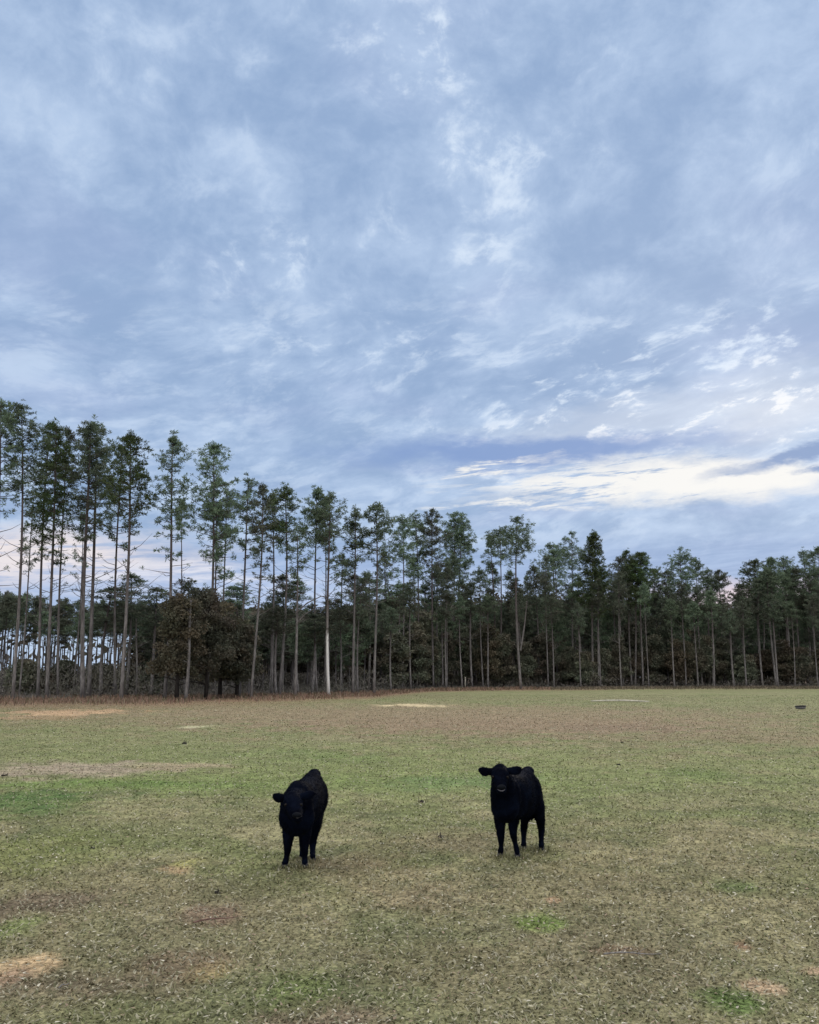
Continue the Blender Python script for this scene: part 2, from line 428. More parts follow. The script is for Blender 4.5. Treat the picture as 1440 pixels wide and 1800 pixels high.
for px, py, rx, ry, c, s_, so in PATCH:
    g = ground(px, py); x0 = (ground(px + rx, py) - g).length
    y0 = (ground(px, max(py - ry, 1195)).y - ground(px, py + ry).y) / 2
    _P.append((g.x, g.y, x0, y0, np.array(c), s_, so))

def edge_line(x, y):
    """signed measure of how deep a place lies beyond the edge of the wood (0 at the first trunks)"""
    e = 62 + 0.0 * x
    e = np.interp(x / np.maximum(y, 1), [-.6, -.45, -.3, -.15, -.05, .03, .12, .3, .6], [57, 57, 60, 68, 76, 105, 112, 120, 122])
    return y - e

def field_colour(x, y):
    sc = 1 + np.hypot(x, y) * 0.05
    a = fbm(x * 0.9, y * 0.9, 1); b_ = fbm(x * 0.11 + 7, y * 0.17, 5); c_ = fbm(x * 3.3, y * 3.3, 9, 3)
    green = np.array([0.155, 0.168, 0.086]); dry = np.array([0.232, 0.216, 0.136]); olive = np.array([0.108, 0.122, 0.068]); red = np.array([0.185, 0.158, 0.110])
    k = sst(a, 0.42, 0.58)[..., None]
    col = green * (1 - k) + dry * k
    k = sst(c_, 0.52, 0.75)[..., None] * 0.7; col = col * (1 - k) + olive * k
    k = sst(b_, 0.48, 0.66)[..., None] * 0.6; col = col * (1 - k) + red * k
    far = sst(y, 9, 17)[..., None] * 0.38
    col = col * (1 - far) + np.array([0.180, 0.195, 0.108]) * far
    wx_ = fbm(x * 1.3 / sc * 4, y * 1.3 / sc * 4, 21) - 0.5; wy_ = fbm(x * 1.3 / sc * 4 + 31, y * 1.3 / sc * 4, 27) - 0.5
    for gx, gy, rx, ry, c, s_, so in _P:
        d = np.sqrt(((x - gx) / rx + wx_ * 1.6) ** 2 + ((y - gy) / ry + wy_ * 1.6) ** 2)
        d = d + (c_ - 0.5) * 0.9; k = ((1 - sst(d, 1 - so, 1 + so)) * s_)[..., None]
        col = col * (1 - k) + c * k
    # russet dead growth along the edge of the wood, leaf litter inside it
    e = edge_line(x, y)
    k = (sst(e, -24, -5) * np.clip(0.75 + 1.5 * (b_ - 0.4), 0, 1) * (1 - 0.75 * sst(x / np.maximum(y, 1), 0.18, 0.28)))[..., None]
    col = col * (1 - k) + np.array([0.215, 0.140, 0.108]) * k
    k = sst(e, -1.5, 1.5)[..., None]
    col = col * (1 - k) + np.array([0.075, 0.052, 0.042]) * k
    return np.clip(col * np.array([1.38, 1.35, 1.14]), 0.01, 1)

# one ground sheet out to the horizon, as rings that widen with distance
rr = np.concatenate([[0.5, 1.5], np.geomspace(2.6, 150, 430), np.geomspace(160, 4000, 26)])
th = np.concatenate([np.linspace(-38, 38, 400), np.linspace(41, 319, 70)]) * math.pi / 180
R_, T_ = np.meshgrid(rr, th, indexing='ij')
X, Y = R_ * np.sin(T_), R_ * np.cos(T_)
Z = (fbm(X * 0.35, Y * 0.35, 3, 3) - 0.5) * 0.0
nr, nt = R_.shape
V = np.vstack([np.stack([X, Y, Z], -1).reshape(-1, 3), [[0, 0, 0]]])
i = np.arange(nr - 1)[:, None] * nt; j = np.arange(nt)[None, :]; j2 = (j + 1) % nt
Q = np.stack([i + j, i + nt + j, i + nt + j2, i + j2], -1).reshape(-1, 4)
jj = np.arange(nt); T3 = np.stack([jj, (jj + 1) % nt, np.full(nt, nr * nt)], -1)
m, t, b = new_mat('pasture_soil', 0.97, 0.08)
ca = attr(t, 'field')
wp = world_pos(t)
n1 = noise(t, wp, 28, 4, 0.7); n2 = noise(t, wp, 5.0, 4, 0.65); n3 = noise(t, scaled(t, wp, (1.0, 1.0, 1.0)), 1.1, 5, 0.7)
g1 = n1.step(0.36, 0.66, 0.50, 1.30) * n2.step(0.34, 0.66, 0.74, 1.22) * n3.step(0.3, 0.7, 0.82, 1.16)
vm = t.nodes.new('ShaderNodeVectorMath'); vm.operation = 'SCALE'
t.links.new(ca.outputs['Color'], vm.inputs[0]); t.links.new(g1.s, vm.inputs[3]); t.links.new(vm.outputs[0], b.inputs['Base Color'])
bump(t, b, n1, 0.7, 0.02)
M['soil'] = m
me = mesh_from('ground', V, [Q, T3], m, smooth=True)
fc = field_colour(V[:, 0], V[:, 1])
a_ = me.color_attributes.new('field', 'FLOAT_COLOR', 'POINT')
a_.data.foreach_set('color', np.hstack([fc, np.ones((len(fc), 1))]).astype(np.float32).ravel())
tag(link('ground', me), kind='structure')

# grass blades: real little blades, wider apart and larger with distance
def coloured_mat(name, rough=0.85, trans=0.15):
    m, t, b = new_mat(name, rough, 0.15)
    c = attr(t, 'blade').outputs['Color']
    nz = noise(t, world_pos(t), 60, 2)
    c = mixc(t, nz.step(0.3, 0.7) * 0.35, c, (0.12, 0.11, 0.07), 'MIX')
    t.links.new(c, b.inputs['Base Color'])
    tr = t.nodes.new('ShaderNodeBsdfTranslucent'); t.links.new(c, tr.inputs['Color'])
    mx = t.nodes.new('ShaderNodeMixShader'); mx.inputs[0].default_value = trans
    t.links.new(b.outputs[0], mx.inputs[1]); t.links.new(tr.outputs[0], mx.inputs[2]); t.links.new(mx.outputs[0], t.nodes['Material Output'].inputs[0])
    return m

rng = np.random.default_rng(5)
def blades(name, n, dmin, dmax, length, width, tilt, colour, mat, side=0.66, power=0.0, zlift=0.0, keep=None, xy=None):
    if xy is None:
        u = rng.random(n)
        d = dmin * (dmax / dmin) ** u if power == 0 else (dmin ** power + u * (dmax ** power - dmin ** power)) ** (1 / power)
        x = rng.uniform(-side, side, n) * (d + 1.2); y = d
    else: x, y = xy; d = np.hypot(x, y)
    if keep is not None:
        k = keep(x, y); x, y, d = x[k], y[k], d[k]
    n = len(x)
    L = length(d, n); W = width(d, n); ti = tilt(n)
    yaw = rng.uniform(0, 2 * math.pi, n)
    dirh = np.stack([np.cos(yaw), np.sin(yaw), np.zeros(n)], -1)
    side_v = np.stack([-np.sin(yaw), np.cos(yaw), rng.uniform(-.5, .5, n)], -1)
    up = np.array([0, 0, 1.0])
    base = np.stack([x, y, np.full(n, zlift) - 0.003], -1)
    mid_ = base + (dirh * (np.sin(ti) * 0.45)[:, None] + up * (np.cos(ti) * 0.62)[:, None]) * L[:, None]
    tip = base + (dirh * np.sin(ti)[:, None] + up * (np.cos(ti))[:, None] * 0.9) * L[:, None]
    hw = side_v * (W * 0.5)[:, None]
    V = np.stack([base - hw, base + hw, mid_ + hw * 0.9, mid_ - hw * 0.9, tip], 1).reshape(-1, 3)
    k = np.arange(n)[:, None] * 5
    me = mesh_from(name, V, [k + np.array([[0, 1, 2, 3]]), k + np.array([[3, 2, 4]])], mat)
    c = np.clip(colour(x, y, n), 0.005, 1)
    c = np.concatenate([c, c]); c = np.hstack([c, np.ones((len(c), 1))]).astype(np.float32)
    a_ = me.attributes.new('blade', 'FLOAT_COLOR', 'FACE'); a_.data.foreach_set('color', c.ravel())
    return me

def grass_colour(x, y, n):
    c = field_colour(x, y)
    amp = np.clip(1.15 - np.hypot(x, y) / 40, 0.35, 1)[:, None]; v = 1.0 + rng.uniform(-.42, .36, (n, 1)) * amp; c = c * v
    r = rng.random(n)
    straw = np.array([0.46, 0.43, 0.31]) * rng.uniform(0.7, 1.15, (n, 1)); greenb = np.array([0.115, 0.165, 0.065]) * rng.uniform(0.7, 1.2, (n, 1))
    c = np.where((r < 0.20)[:, None], straw * 0.75 + c * 0.25, c)
    c = np.where(((r > 0.72))[:, None], greenb * 0.35 + c * 0.65, c)
    return c
bare = lambda x, y: rng.random(len(x)) < np.clip(1.15 - 3.2 * (field_colour(x, y)[:, 0] - 0.30), 0.10, 1)
M['grass'] = coloured_mat('grass_blades')
me = blades('grass', 330000, 3.2, 75, lambda d, n: rng.uniform(0.022, 0.058, n) * (0.85 + np.minimum(d, 30) * 0.012), lambda d, n: rng.uniform(0.005, 0.011, n) * (0.70 + 0.085 * d),
            lambda n: np.radians(rng.uniform(45, 89, n)), grass_colour, M['grass'], keep=bare)
GRASS_KEEP = bare
tag(link('grass', me), 'short mottled green and straw coloured pasture grass', 'grass', kind='stuff')

# pale flecks: dead leaves and bleached bits lying in the grass
def fleck_colour(x, y, n):
    r = rng.random((n, 1))
    return np.where(r < 0.55, np.array([0.50, 0.46, 0.32]), np.where(r < 0.8, np.array([0.36, 0.27, 0.19]), np.array([0.68, 0.63, 0.50]))) * rng.uniform(0.7, 1.15, (n, 1))
me = blades('leaf_litter', 26000, 3.2, 45, lambda d, n: rng.uniform(0.008, 0.034, n) * (0.8 + d * 0.035), lambda d, n: rng.uniform(0.005, 0.013, n) * (0.7 + 0.06 * d),
            lambda n: np.radians(rng.uniform(72, 90, n)), fleck_colour, M['grass'], zlift=0.022)
tag(link('leaf_litter', me), 'pale dead leaf bits scattered over the pasture', 'leaf litter', kind='stuff')

# russet broomsedge and dead weeds along the edge of the wood
def sedge_colour(x, y, n):
    r = rng.random((n, 1))
    c = np.where(r < 0.6, np.array([0.230, 0.140, 0.105]), np.where(r < 0.85, np.array([0.300, 0.225, 0.160]), np.array([0.130, 0.130, 0.070])))
    c = np.where((x / y > 0.17)[:, None], c * 0.35 + np.array([0.13, 0.12, 0.085]) * 0.65, c)
    return c * rng.uniform(0.6, 1.3, (n, 1))
def sedge_keep(x, y):
    e = edge_line(x, y); f = fbm(x * 0.25, y * 0.25, 44)
    return (rng.random(len(x)) < sst(e, -15, -3) * np.clip((f - 0.26) * 3.4, 0, 1)) & (e < 7)
me = blades('dead_weeds', 150000, 46, 128, lambda d, n: rng.uniform(0.12, 0.50, n), lambda d, n: rng.uniform(0.03, 0.07, n) * d / 80,
            lambda n: np.radians(rng.uniform(5, 55, n)), sedge_colour, M['grass'], power=1.3, side=0.56, keep=sedge_keep)
tag(link('dead_weeds', me), 'russet dead weeds and sedge along the edge of the wood', 'weeds', kind='stuff')

# ------------------------------------------------------------------ pine trees
def star_tufts(C, size, r, n_blades=18, flat=0.7, width=0.17):
    """tufts of long needles: thin triangles radiating from each centre"""
    k = len(C)
    d = r.normal(size=(k, n_blades, 3)); d[..., 2] = d[..., 2] * flat + 0.35
    d /= np.linalg.norm(d, axis=-1)[..., None]
    s = r.normal(size=(k, n_blades, 3)); s = np.cross(d, s); s /= np.linalg.norm(s, axis=-1)[..., None] + 1e-9
    L = (size[:, None] * r.uniform(0.65, 1.15, (k, n_blades)))[..., None]
    c = C[:, None, :] + d * L * 0.05
    w = L * width
    V = np.stack([c + s * w * 0.22, c + d * L * 0.6 + s * w * 0.55, c + d * L, c + d * L * 0.6 - s * w * 0.55], 2).reshape(-1, 3)
    Q = np.arange(k * n_blades)[:, None] * 4 + np.array([[0, 1, 2, 3]])
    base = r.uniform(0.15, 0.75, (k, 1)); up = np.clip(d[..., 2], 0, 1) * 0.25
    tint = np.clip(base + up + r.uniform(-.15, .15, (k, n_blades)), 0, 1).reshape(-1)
    return V, Q, tint

def pine(H, r0, crown_lo, crown_r, seed, dens=1.0, lean=(0, 0), tuft=0.30, dead=8, conic=0.0, bow=0.12, fork=False, blades_=20, low_sparse=0.9):
    """returns (trunk geometry, crown arrays). Height H, foliage from crown_lo*H up, widest radius crown_r."""
    r = np.random.default_rng(seed)
    g = Geo()
    ns = 14
    tt = np.linspace(0, 1, ns)
    ph = r.uniform(0, 6.28)
    bx = np.sin(tt * 3.1 + ph) * bow - math.sin(ph) * bow; by = np.cos(tt * 2.3 + ph) * bow - math.cos(ph) * bow
    bx -= tt * bx[-1]; by -= tt * by[-1]
    axis = np.stack([lean[0] * tt + bx, lean[1] * tt + by, H * tt], -1)
    rad = r0 * (1 - tt) ** 0.65 * 0.90 + 0.018
    rad[0] = r0 * 1.22
    axis[0, 2] = -0.15
    g.tube(axis, rad, 8)
    def on(u): return np.array([np.interp(u, tt, axis[:, i]) for i in range(3)])
    tufts = []
    nb = int(68 * dens * (H * (1 - crown_lo) / 8.5))
    for i in range(nb):
        u = r.random() ** 0.80                       # 0 bottom of crown, 1 top
        prof = (max(0.0, math.sin(math.pi * min(1, (u * 0.87 + 0.13)) ** 1.15)) ** 0.5) * (1 - conic) + conic * (1 - u * 0.93)
        if u > 0.93: prof = max(prof, 0.16)
        Lb = crown_r * prof * r.uniform(0.35, 1.08)
        if u < 0.45 and r.random() < low_sparse * (1 - u / 0.45): continue
        a = r.uniform(0, 2 * math.pi)
        p0 = on(crown_lo + (1 - crown_lo) * u * 0.985)
        rise = r.uniform(0.05, 0.55) + 0.55 * u
        dirv = np.array([math.cos(a), math.sin(a), 0])
        p1 = p0 + dirv * Lb * 0.5 + np.array([0, 0, Lb * rise * 0.18])
        p2 = p0 + dirv * Lb + np.array([0, 0, Lb * rise * 0.62])
        pts = np.array([p0, p1, p2])
        g.tube(pts, [r0 * 0.20 * (1 - 0.6 * u) + 0.008, 0.020, 0.008], 4, False)
        nt = max(2, int(2.0 + Lb * 2.3))
        for q in range(nt):
            f = r.uniform(0.42, 1.02)
            p = p0 + (p1 - p0) * min(1, f * 2) if f < .5 else p1 + (p2 - p1) * (f - .5) * 2
            off = r.normal(size=3) * np.array([.26, .26, .15]) * (0.4 + 0.45 * Lb)
            tufts.append(p + off)
        tufts.append(p2)
    for q in range(5): tufts.append(on(1.0) + r.normal(size=3) * np.array([.16, .16, .22]))
    # dead stubs and thin bare branches under the crown
    for i in range(dead):
        u = crown_lo - r.random() * 0.20
        if u < 0.2: continue
        p0 = on(u); a = r.uniform(0, 6.28); Lb = r.uniform(0.5, crown_r * 1.15)
        dv = np.array([math.cos(a), math.sin(a), r.uniform(0.05, 0.7)])
        p1 = p0 + dv * Lb * .5 + np.array([0, 0, -0.05]); p2 = p0 + dv * Lb + np.array([0, 0, r.uniform(-.1, .35)])
        g.tube(np.array([p0, p1, p2]), [0.028, 0.018, 0.006], 4, False)
        if r.random() < 0.35: tufts.append(p2)
        if r.random() < 0.5:
            b2 = p1 + np.array([math.cos(a + .8), math.sin(a + .8), .5]) * Lb * .4
            g.tube(np.array([p1, b2]), [0.014, 0.005], 3, False)
    C = np.array(tufts)
    size = tuft * r.uniform(0.7, 1.25, len(C))
    return g, star_tufts(C, size, r, blades_)

def hang(name, g, crown, bark, leaf, label=None, cat='pine tree', group=None, loc=(0, 0, 0)):
    e = link(name, None); e.location = loc
    tag(e, label, cat, group)
    link('trunk', g.mesh('trunk', M[bark]), e)
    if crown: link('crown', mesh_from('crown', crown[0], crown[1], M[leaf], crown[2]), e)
    return e

# the pines along the field edge, left to right:
# base x, base y, top x, top y, foliage bottom y, crown half width, trunk width (all in photo pixels), density, look, what sets it apart
PINES = [
 (-14, 1233, 2, 700, 905, 34, 6.5, 1.1, '', 'tall pine at the left edge of the picture, its crown cut by the edge'),
 (22, 1232, 38, 708, 905, 30, 6.0, 1.0, '', 'tall loose-crowned pine, the first whole one from the left edge'),
 (33, 1227, 60, 862, 990, 14, 3.0, 0.5, '', 'thin leaning pine with sparse tufts between the first two tall left pines'),
 (66, 1228, 90, 742, 985, 21, 5.5, 1.0, 'thick', 'pine leaning right, left stem of the close pair beside the leftmost whole pine'),
 (82, 1229, 99, 744, 980, 24, 6.5, 1.1, 'thick', 'right stem of the close pair of tall pines near the left edge'),
 (102, 1226, 118, 753, 930, 22, 4.5, 1.1, 'dark', 'slender dark pine just left of the thickest twin trunks'),
 (128, 1222, 147, 900, 1010, 10, 2.6, 0.4, '', 'very thin sparse pine seen between the slender dark pine and the twin trunks'),
 (146, 1229, 160, 744, 950, 33, 9.0, 1.25, 'dark', 'thickest pine of the wood, left one of the twin pale trunks, with a broad crown'),
 (156, 1228, 170, 741, 950, 30, 8.0, 1.1, '', 'right one of the thick twin trunks at the left of the wood'),
 (203, 1226, 216, 772, 960, 22, 5.0, 0.9, '', 'straight dark pine close to the left of the pine with the yellow-green dome'),
 (213, 1232, 229, 762, 940, 33, 7.0, 1.35, 'thick', 'tall pine with a dense yellow-green domed crown left of the oak clump'),
 (289, 1230, 304, 766, 965, 27, 6.5, 0.95, '', 'tall narrow-topped pine standing alone just left of the rusty oak clump'),
 (318, 1218, 319, 878, 960, 10, 3.0, 0.6, '', 'thin pine whose top shows over the left part of the rusty oak clump'),
 (362, 1228, 376, 780, 1010, 38, 6.0, 1.3, '', 'big open-domed pine rising out of the middle of the rusty oak clump'),
 (378, 1222, 380, 845, 1000, 16, 3.4, 0.8, '', 'slim pine against the right side of the big domed pine over the oaks'),
 (392, 1222, 398, 850, 985, 17, 3.6, 0.8, 'dark', 'dark slim pine above the right side of the rusty oak clump'),
 (420, 1225, 437, 838, 985, 20, 5.0, 0.95, '', 'pine leaning right at the right end of the oak clump'),
 (441, 1228, 462, 850, 1010, 19, 4.8, 0.9, 'dark', 'leaning pine with a spiky top, first one right of the oak clump'),
 (477, 1223, 479, 872, 1000, 16, 4.2, 0.8, 'dark', 'straight pine left of the densest green crown over the grey thicket'),
 (491, 1224, 501, 856, 975, 27, 5.0, 1.45, 'thick', 'pine with the densest green crown above the grey thicket'),
 (519, 1226, 523, 935, 1020, 17, 5.4, 0.6, '', 'low-topped pine with one long curved bare branch, left of the white-trunked pine'),
 (557, 1221, 557, 860, 975, 25, 4.4, 0.95, '', 'tall pine immediately left of the white-trunked pine'),
 (572, 1218, 571, 880, 985, 18, 3.0, 0.7, '', 'thin dark pine touching the left side of the white-trunked pine'),
 (578, 1222, 580, 868, 990, 29, 5.6, 1.1, 'white', 'pine whose lower trunk is peeled bright white'),
 (620.5, 1221, 625, 894, 1000, 19, 4.8, 0.8, '', 'pale-stemmed pine in front of the rusty tree, first one right of the white trunk'),
 (657.5, 1221, 661, 888, 1000, 24, 4.8, 0.95, '', 'pale bowed pine in front of the rusty tree, second one right of the white trunk'),
 (707, 1213, 708, 906, 1030, 24, 3.2, 0.8, '', 'airy pine over the dark evergreens, first one right of the bowed pale pine'),
 (732, 1211, 731, 902, 1020, 20, 3.4, 0.8, '', 'airy pine over the dark evergreens, left neighbour of the tree with the bare grey foot'),
 (762, 1211, 759, 896, 1040, 22, 4.0, 1.0, 'dark', 'dark-crowned pine with a bare grey foot in front of the dark evergreens'),
 (784, 1212, 787, 1040, 1095, 12, 3.0, 0.8, 'dark', 'short slim pine standing left of the white post'),
 (799, 1208, 801, 901, 1050, 26, 4.2, 1.15, '', 'broad-crowned pine, left stem of the pair just left of the white post'),
 (805, 1208, 812, 906, 1040, 20, 3.4, 0.9, '', 'right stem of the pair of pines just left of the white post'),
 (859, 1208, 857, 1035, 1100, 13, 3.0, 0.8, 'dark', 'short pine with a leaning pale foot right of the white post'),
 (872, 1208, 861, 940, 1010, 12, 3.2, 0.7, '', 'left-leaning pine between the short pine and the clean straight pine pole'),
 (880, 1209, 879, 931, 975, 20, 3.6, 1.1, '', 'flat-topped pine on a clean straight pale stem, left of the tallest centre right pine'),
 (916, 1212, 908, 910, 1000, 26, 5.0, 0.95, '', 'tallest pine of the centre right, its pale stem splitting low down'),
 (976, 1206, 972, 957, 1060, 26, 4.4, 0.9, '', 'open-crowned pine on a thick pale stem right of the tallest centre right pine'),
 (1003, 1207, 1005, 934, 1040, 19, 3.2, 0.7, '', 'airy grey-topped pine left of the dense green spire'),
 (1043, 1209, 1043, 936, 1080, 29, 4.4, 1.7, 'thickcone', 'dense green spire-shaped pine, the fullest crown right of centre'),
 (1053, 1209, 1056, 1000, 1085, 19, 4.0, 1.0, 'thick', 'lower pine close against the right side of the dense green spire'),
 (1096, 1208, 1088, 1020, 1100, 14, 3.0, 0.8, 'dark', 'thin pine leaning left in the gap between the green spire and the next full crown'),
 (1111, 1208, 1101, 968, 1060, 17, 3.4, 1.2, 'thick', 'left one of the three close pale stems above the right end of the pale board'),
 (1117, 1208, 1115, 985, 1065, 18, 3.6, 1.2, 'thick', 'middle one of the three close pale stems above the right end of the pale board'),
 (1131, 1208, 1127, 972, 1070, 22, 4.0, 1.4, 'thick', 'right one of the three close pale stems above the right end of the pale board'),
 (1152, 1206, 1150, 1000, 1085, 18, 3.0, 1.1, 'dark', 'full dark pine over the left side of the brown-topped broadleaf tree'),
 (1176, 1206, 1173, 1003, 1080, 17, 3.0, 1.1, 'dark', 'dark pine straight above the brown-topped broadleaf tree'),
 (1203, 1207, 1195, 964, 1070, 20, 3.6, 1.15, '', 'pine with a tall narrow leader above the right side of the brown-topped tree'),
 (1228, 1206, 1222, 982, 1040, 16, 3.2, 0.8, '', 'thin-topped pine right of the one with the tall narrow leader'),
 (1249, 1207, 1244, 1001, 1070, 16, 4.2, 1.1, '', 'pale-stemmed pine left of the low gap in the treetops at the right'),
 (1270, 1207, 1263, 1002, 1075, 15, 4.0, 1.2, 'dark', 'dark-topped pine on the left rim of the low gap in the treetops'),
 (1274, 1207, 1281, 1075, 1120, 9, 2.6, 0.7, 'dark', 'short forked-away pine leaning right beneath the low gap in the treetops'),
 (1312, 1207, 1303, 1028, 1095, 17, 3.4, 1.2, 'dark', 'lower dark pine on the right rim of the low gap in the treetops'),
 (1337, 1207, 1326, 985, 1080, 24, 4.4, 1.3, 'thick', 'round-topped pine, first tall one right of the low gap in the treetops'),
 (1342, 1207, 1341, 1010, 1085, 16, 3.0, 1.0, 'dark', 'slim middle stem of the tight trio right of the low gap in the treetops'),
 (1348, 1206, 1347, 1000, 1085, 15, 3.0, 1.0, 'dark', 'right stem of the tight trio right of the low gap in the treetops'),
 (1365, 1208, 1355, 980, 1080, 19, 4.4, 1.2, '', 'straight grey-stemmed pine behind and left of the low dark tub'),
 (1387, 1207, 1377, 981, 1075, 22, 5.2, 1.3, '', 'thickest pine stem at the right side, seen left above the low dark tub'),
 (1407, 1207, 1396, 1000, 1080, 16, 3.4, 1.0, 'dark', 'slender leaning pine directly above the low dark tub'),
 (1427, 1207, 1412, 968, 1040, 16, 3.8, 0.75, '', 'thin-crowned pine leaning left near the right edge of the picture'),
 (1452, 1208, 1438, 962, 1060, 20, 4.0, 1.1, '', 'pine at the right edge of the picture, its stem outside the frame'),
]
for i, (bx, by, tx, ty, fy, hw, tw, dens, look, label) in enumerate(PINES):
    p = ground(bx, by); Yd = p.y
    top = at(tx, ty, Yd + random.Random(i).uniform(-0.5, 0.5))
    H = top.z; lo = at(tx, fy, Yd).z / H
    mpp = Yd / F
    leaf = 'needles_thick' if 'thick' in look else 'needles_dark' if look == 'dark' else 'needles'
    g, c = pine(H - 0.15, max(0.5 * tw * mpp * 0.95, 0.055), min(max(lo - 0.05, 0.12), 0.93), hw * mpp * 1.62, 100 + i, dens * 1.15, (top.x - p.x, top.y - p.y),
                tuft=0.27 if Yd < 75 else 0.34, dead=int(4 + 8 * dens) if Yd < 90 else 5, conic=0.75 if 'cone' in look else 0.12, bow=(0.10, 0.28, 0.18, 0.36)[i % 4])
    if 'curved' in label:
        q = np.array([[0.0, 0, H * .50], [0.9, 0, H * .56], [2.0, 0, H * .60], [3.2, 0.1, H * .60]]); q[:, 0] += (top.x - p.x) * .5
        g.tube(q, [.07, .055, .035, .012], 5, False); q2 = q * 1.0; q2[:, 2] -= .9; q2[:, 0] = q2[:, 0] * .8; g.tube(q2, [.05, .04, .02, .008], 5, False)
    if 'splitting' in label:
        g.tube(np.array([[0.05, 0, 5.0], [0.6, 0, 8.0], [1.05, 0, 11.5]]), [.13, .10, .05], 6, False)
    hang('pine_tree', g, c, 'bark_white' if look == 'white' else 'bark', leaf, label, 'pine tree', 'pines along the edge of the field', p)

# broken dead stems among them
for bx, by, tx, ty, tw, label in [
    (239, 1225, 241, 1085, 4.0, 'broken-topped dead stem left of the oak clump'),
    (326, 1232, 337, 1052, 6.5, 'pale thick dead stem in front of the rusty oak clump'),
    (549, 1214, 550, 1085, 3.0, 'broken grey stem left of the tall pine beside the white trunk'),
    (437, 1224, 436, 1130, 3.4, 'short pale snag close behind the leaning pine right of the oak clump')]:
    p = ground(bx, by); top = at(tx, ty, p.y); r = np.random.default_rng(int(bx))
    g = Geo(); H = top.z; tt = np.linspace(0, 1, 9)
    ax = np.stack([(top.x - p.x) * tt + np.sin(tt * 5) * .06, tt * 0, H * tt - .1], -1)
    g.tube(ax, tw * p.y / F * .5 * (1 - tt * .45), 8)
    for k in range(9):
        u = r.uniform(.45, 1); q = ax[int(u * 8)]; a = r.uniform(0, 6.28); L = r.uniform(.3, 1.3)
        g.tube(np.array([q, q + np.array([math.cos(a), math.sin(a), .6]) * L]), [.035, .008], 4, False)
    e = link('dead_tree', None); e.location = p
    tag(e, label, 'dead tree', 'dead stems among the pines')
    link('trunk', g.mesh('trunk', M['bark']), e)

# ------------------------------------------------------------------ younger pines standing deeper in the wood
protos = []
for k in range(7):
    H = 12.0
    g, c = pine(H, 0.10, (0.42, 0.36, 0.50, 0.45, 0.30, 0.55, 0.40)[k], (1.9, 2.2, 1.6, 2.0, 2.5, 1.7, 2.3)[k], 700 + k, 1.5, (0, 0), tuft=0.46, dead=7, conic=(0.3, 0.6, 0.2, 0.5, 0.7, 0.15, 0.4)[k], bow=0.2, blades_=12, low_sparse=0.2)
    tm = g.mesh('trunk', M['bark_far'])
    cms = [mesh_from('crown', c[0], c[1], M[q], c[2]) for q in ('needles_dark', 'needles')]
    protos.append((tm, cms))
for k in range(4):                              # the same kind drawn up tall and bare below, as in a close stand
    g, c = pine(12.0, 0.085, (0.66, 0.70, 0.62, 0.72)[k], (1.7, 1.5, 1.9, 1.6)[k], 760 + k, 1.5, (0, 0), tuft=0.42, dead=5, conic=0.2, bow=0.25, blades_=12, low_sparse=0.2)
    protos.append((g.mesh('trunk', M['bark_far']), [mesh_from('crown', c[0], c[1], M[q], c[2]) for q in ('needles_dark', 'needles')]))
def inner_pine(px, py_top, Yd, rnd, label, group, wide=1.0):
    x = ray(px, 1200)[0] * Yd; top = at(px, py_top, Yd).z
    tm, cms = protos[rnd.randrange(7) if px > 262 else 7 + rnd.randrange(4)]
    e = link('pine_tree', None); e.location = (x, Yd, 0)
    s = top / 12.3; sw = wide * (0.75 + 0.25 * s) * rnd.uniform(0.85, 1.2)
    e.scale = (sw, sw, s); e.rotation_euler = (0, 0, rnd.uniform(0, 6.28))
    tag(e, label, 'pine tree', group)
    link('trunk', tm, e); link('crown', cms[0 if rnd.random() < .6 else 1], e)
rnd = random.Random(11)
# top line of the inner wood, in photo pixels
TX = [-60, 0, 60, 120, 200, 260, 330, 440, 520, 560, 640, 700, 760, 820, 900, 960, 1040, 1120, 1200, 1260, 1290, 1340, 1500]
TY = [1040, 1040, 1052, 1062, 1058, 1062, 1058, 1066, 1080, 1086, 1050, 1052, 1058, 1060, 1044, 1040, 1040, 1040, 1050, 1060, 1072, 1045, 1030]
MARK = [(30, 'the leftmost whole pine'), (80, 'the close pair of tall left pines'), (125, 'the slender dark left pine'), (180, 'the thick twin trunks'), (255, 'the yellow-green domed pine'),
        (300, 'the lone narrow-topped pine'), (345, 'the left half of the oak clump'), (400, 'the big domed pine over the oaks'), (455, 'the right end of the oak clump'), (505, 'the densest green crown'),
        (545, 'the curved bare branch'), (600, 'the white-trunked pine'), (645, 'the rust brown tree by the white trunk'), (690, 'the bowed pale pine'), (745, 'the airy pines of the middle'),
        (800, 'the pair of pines by the white post'), (845, 'the white post'), (895, 'the clean straight pine pole'), (945, 'the tallest centre right pine'), (1010, 'the thick pale stem right of centre'),
        (1070, 'the dense green spire'), (1140, 'the three close pale stems'), (1215, 'the brown-topped broadleaf tree'), (1280, 'the low gap in the treetops'), (1350, 'the tight trio of stems'), (1420, 'the low dark tub'), (9999, 'the right edge of the picture')]
def zone(px, row):
    w_ = next(m_ for lim, m_ in MARK if px < lim)
    how = ('nearer', 'mid-depth', 'deep-standing')[row]
    kind = 'bare-stemmed' if px < 262 else 'bushy'
    return f'{how} {kind} young pine behind {w_}', f'young pines in the wood behind {w_}'
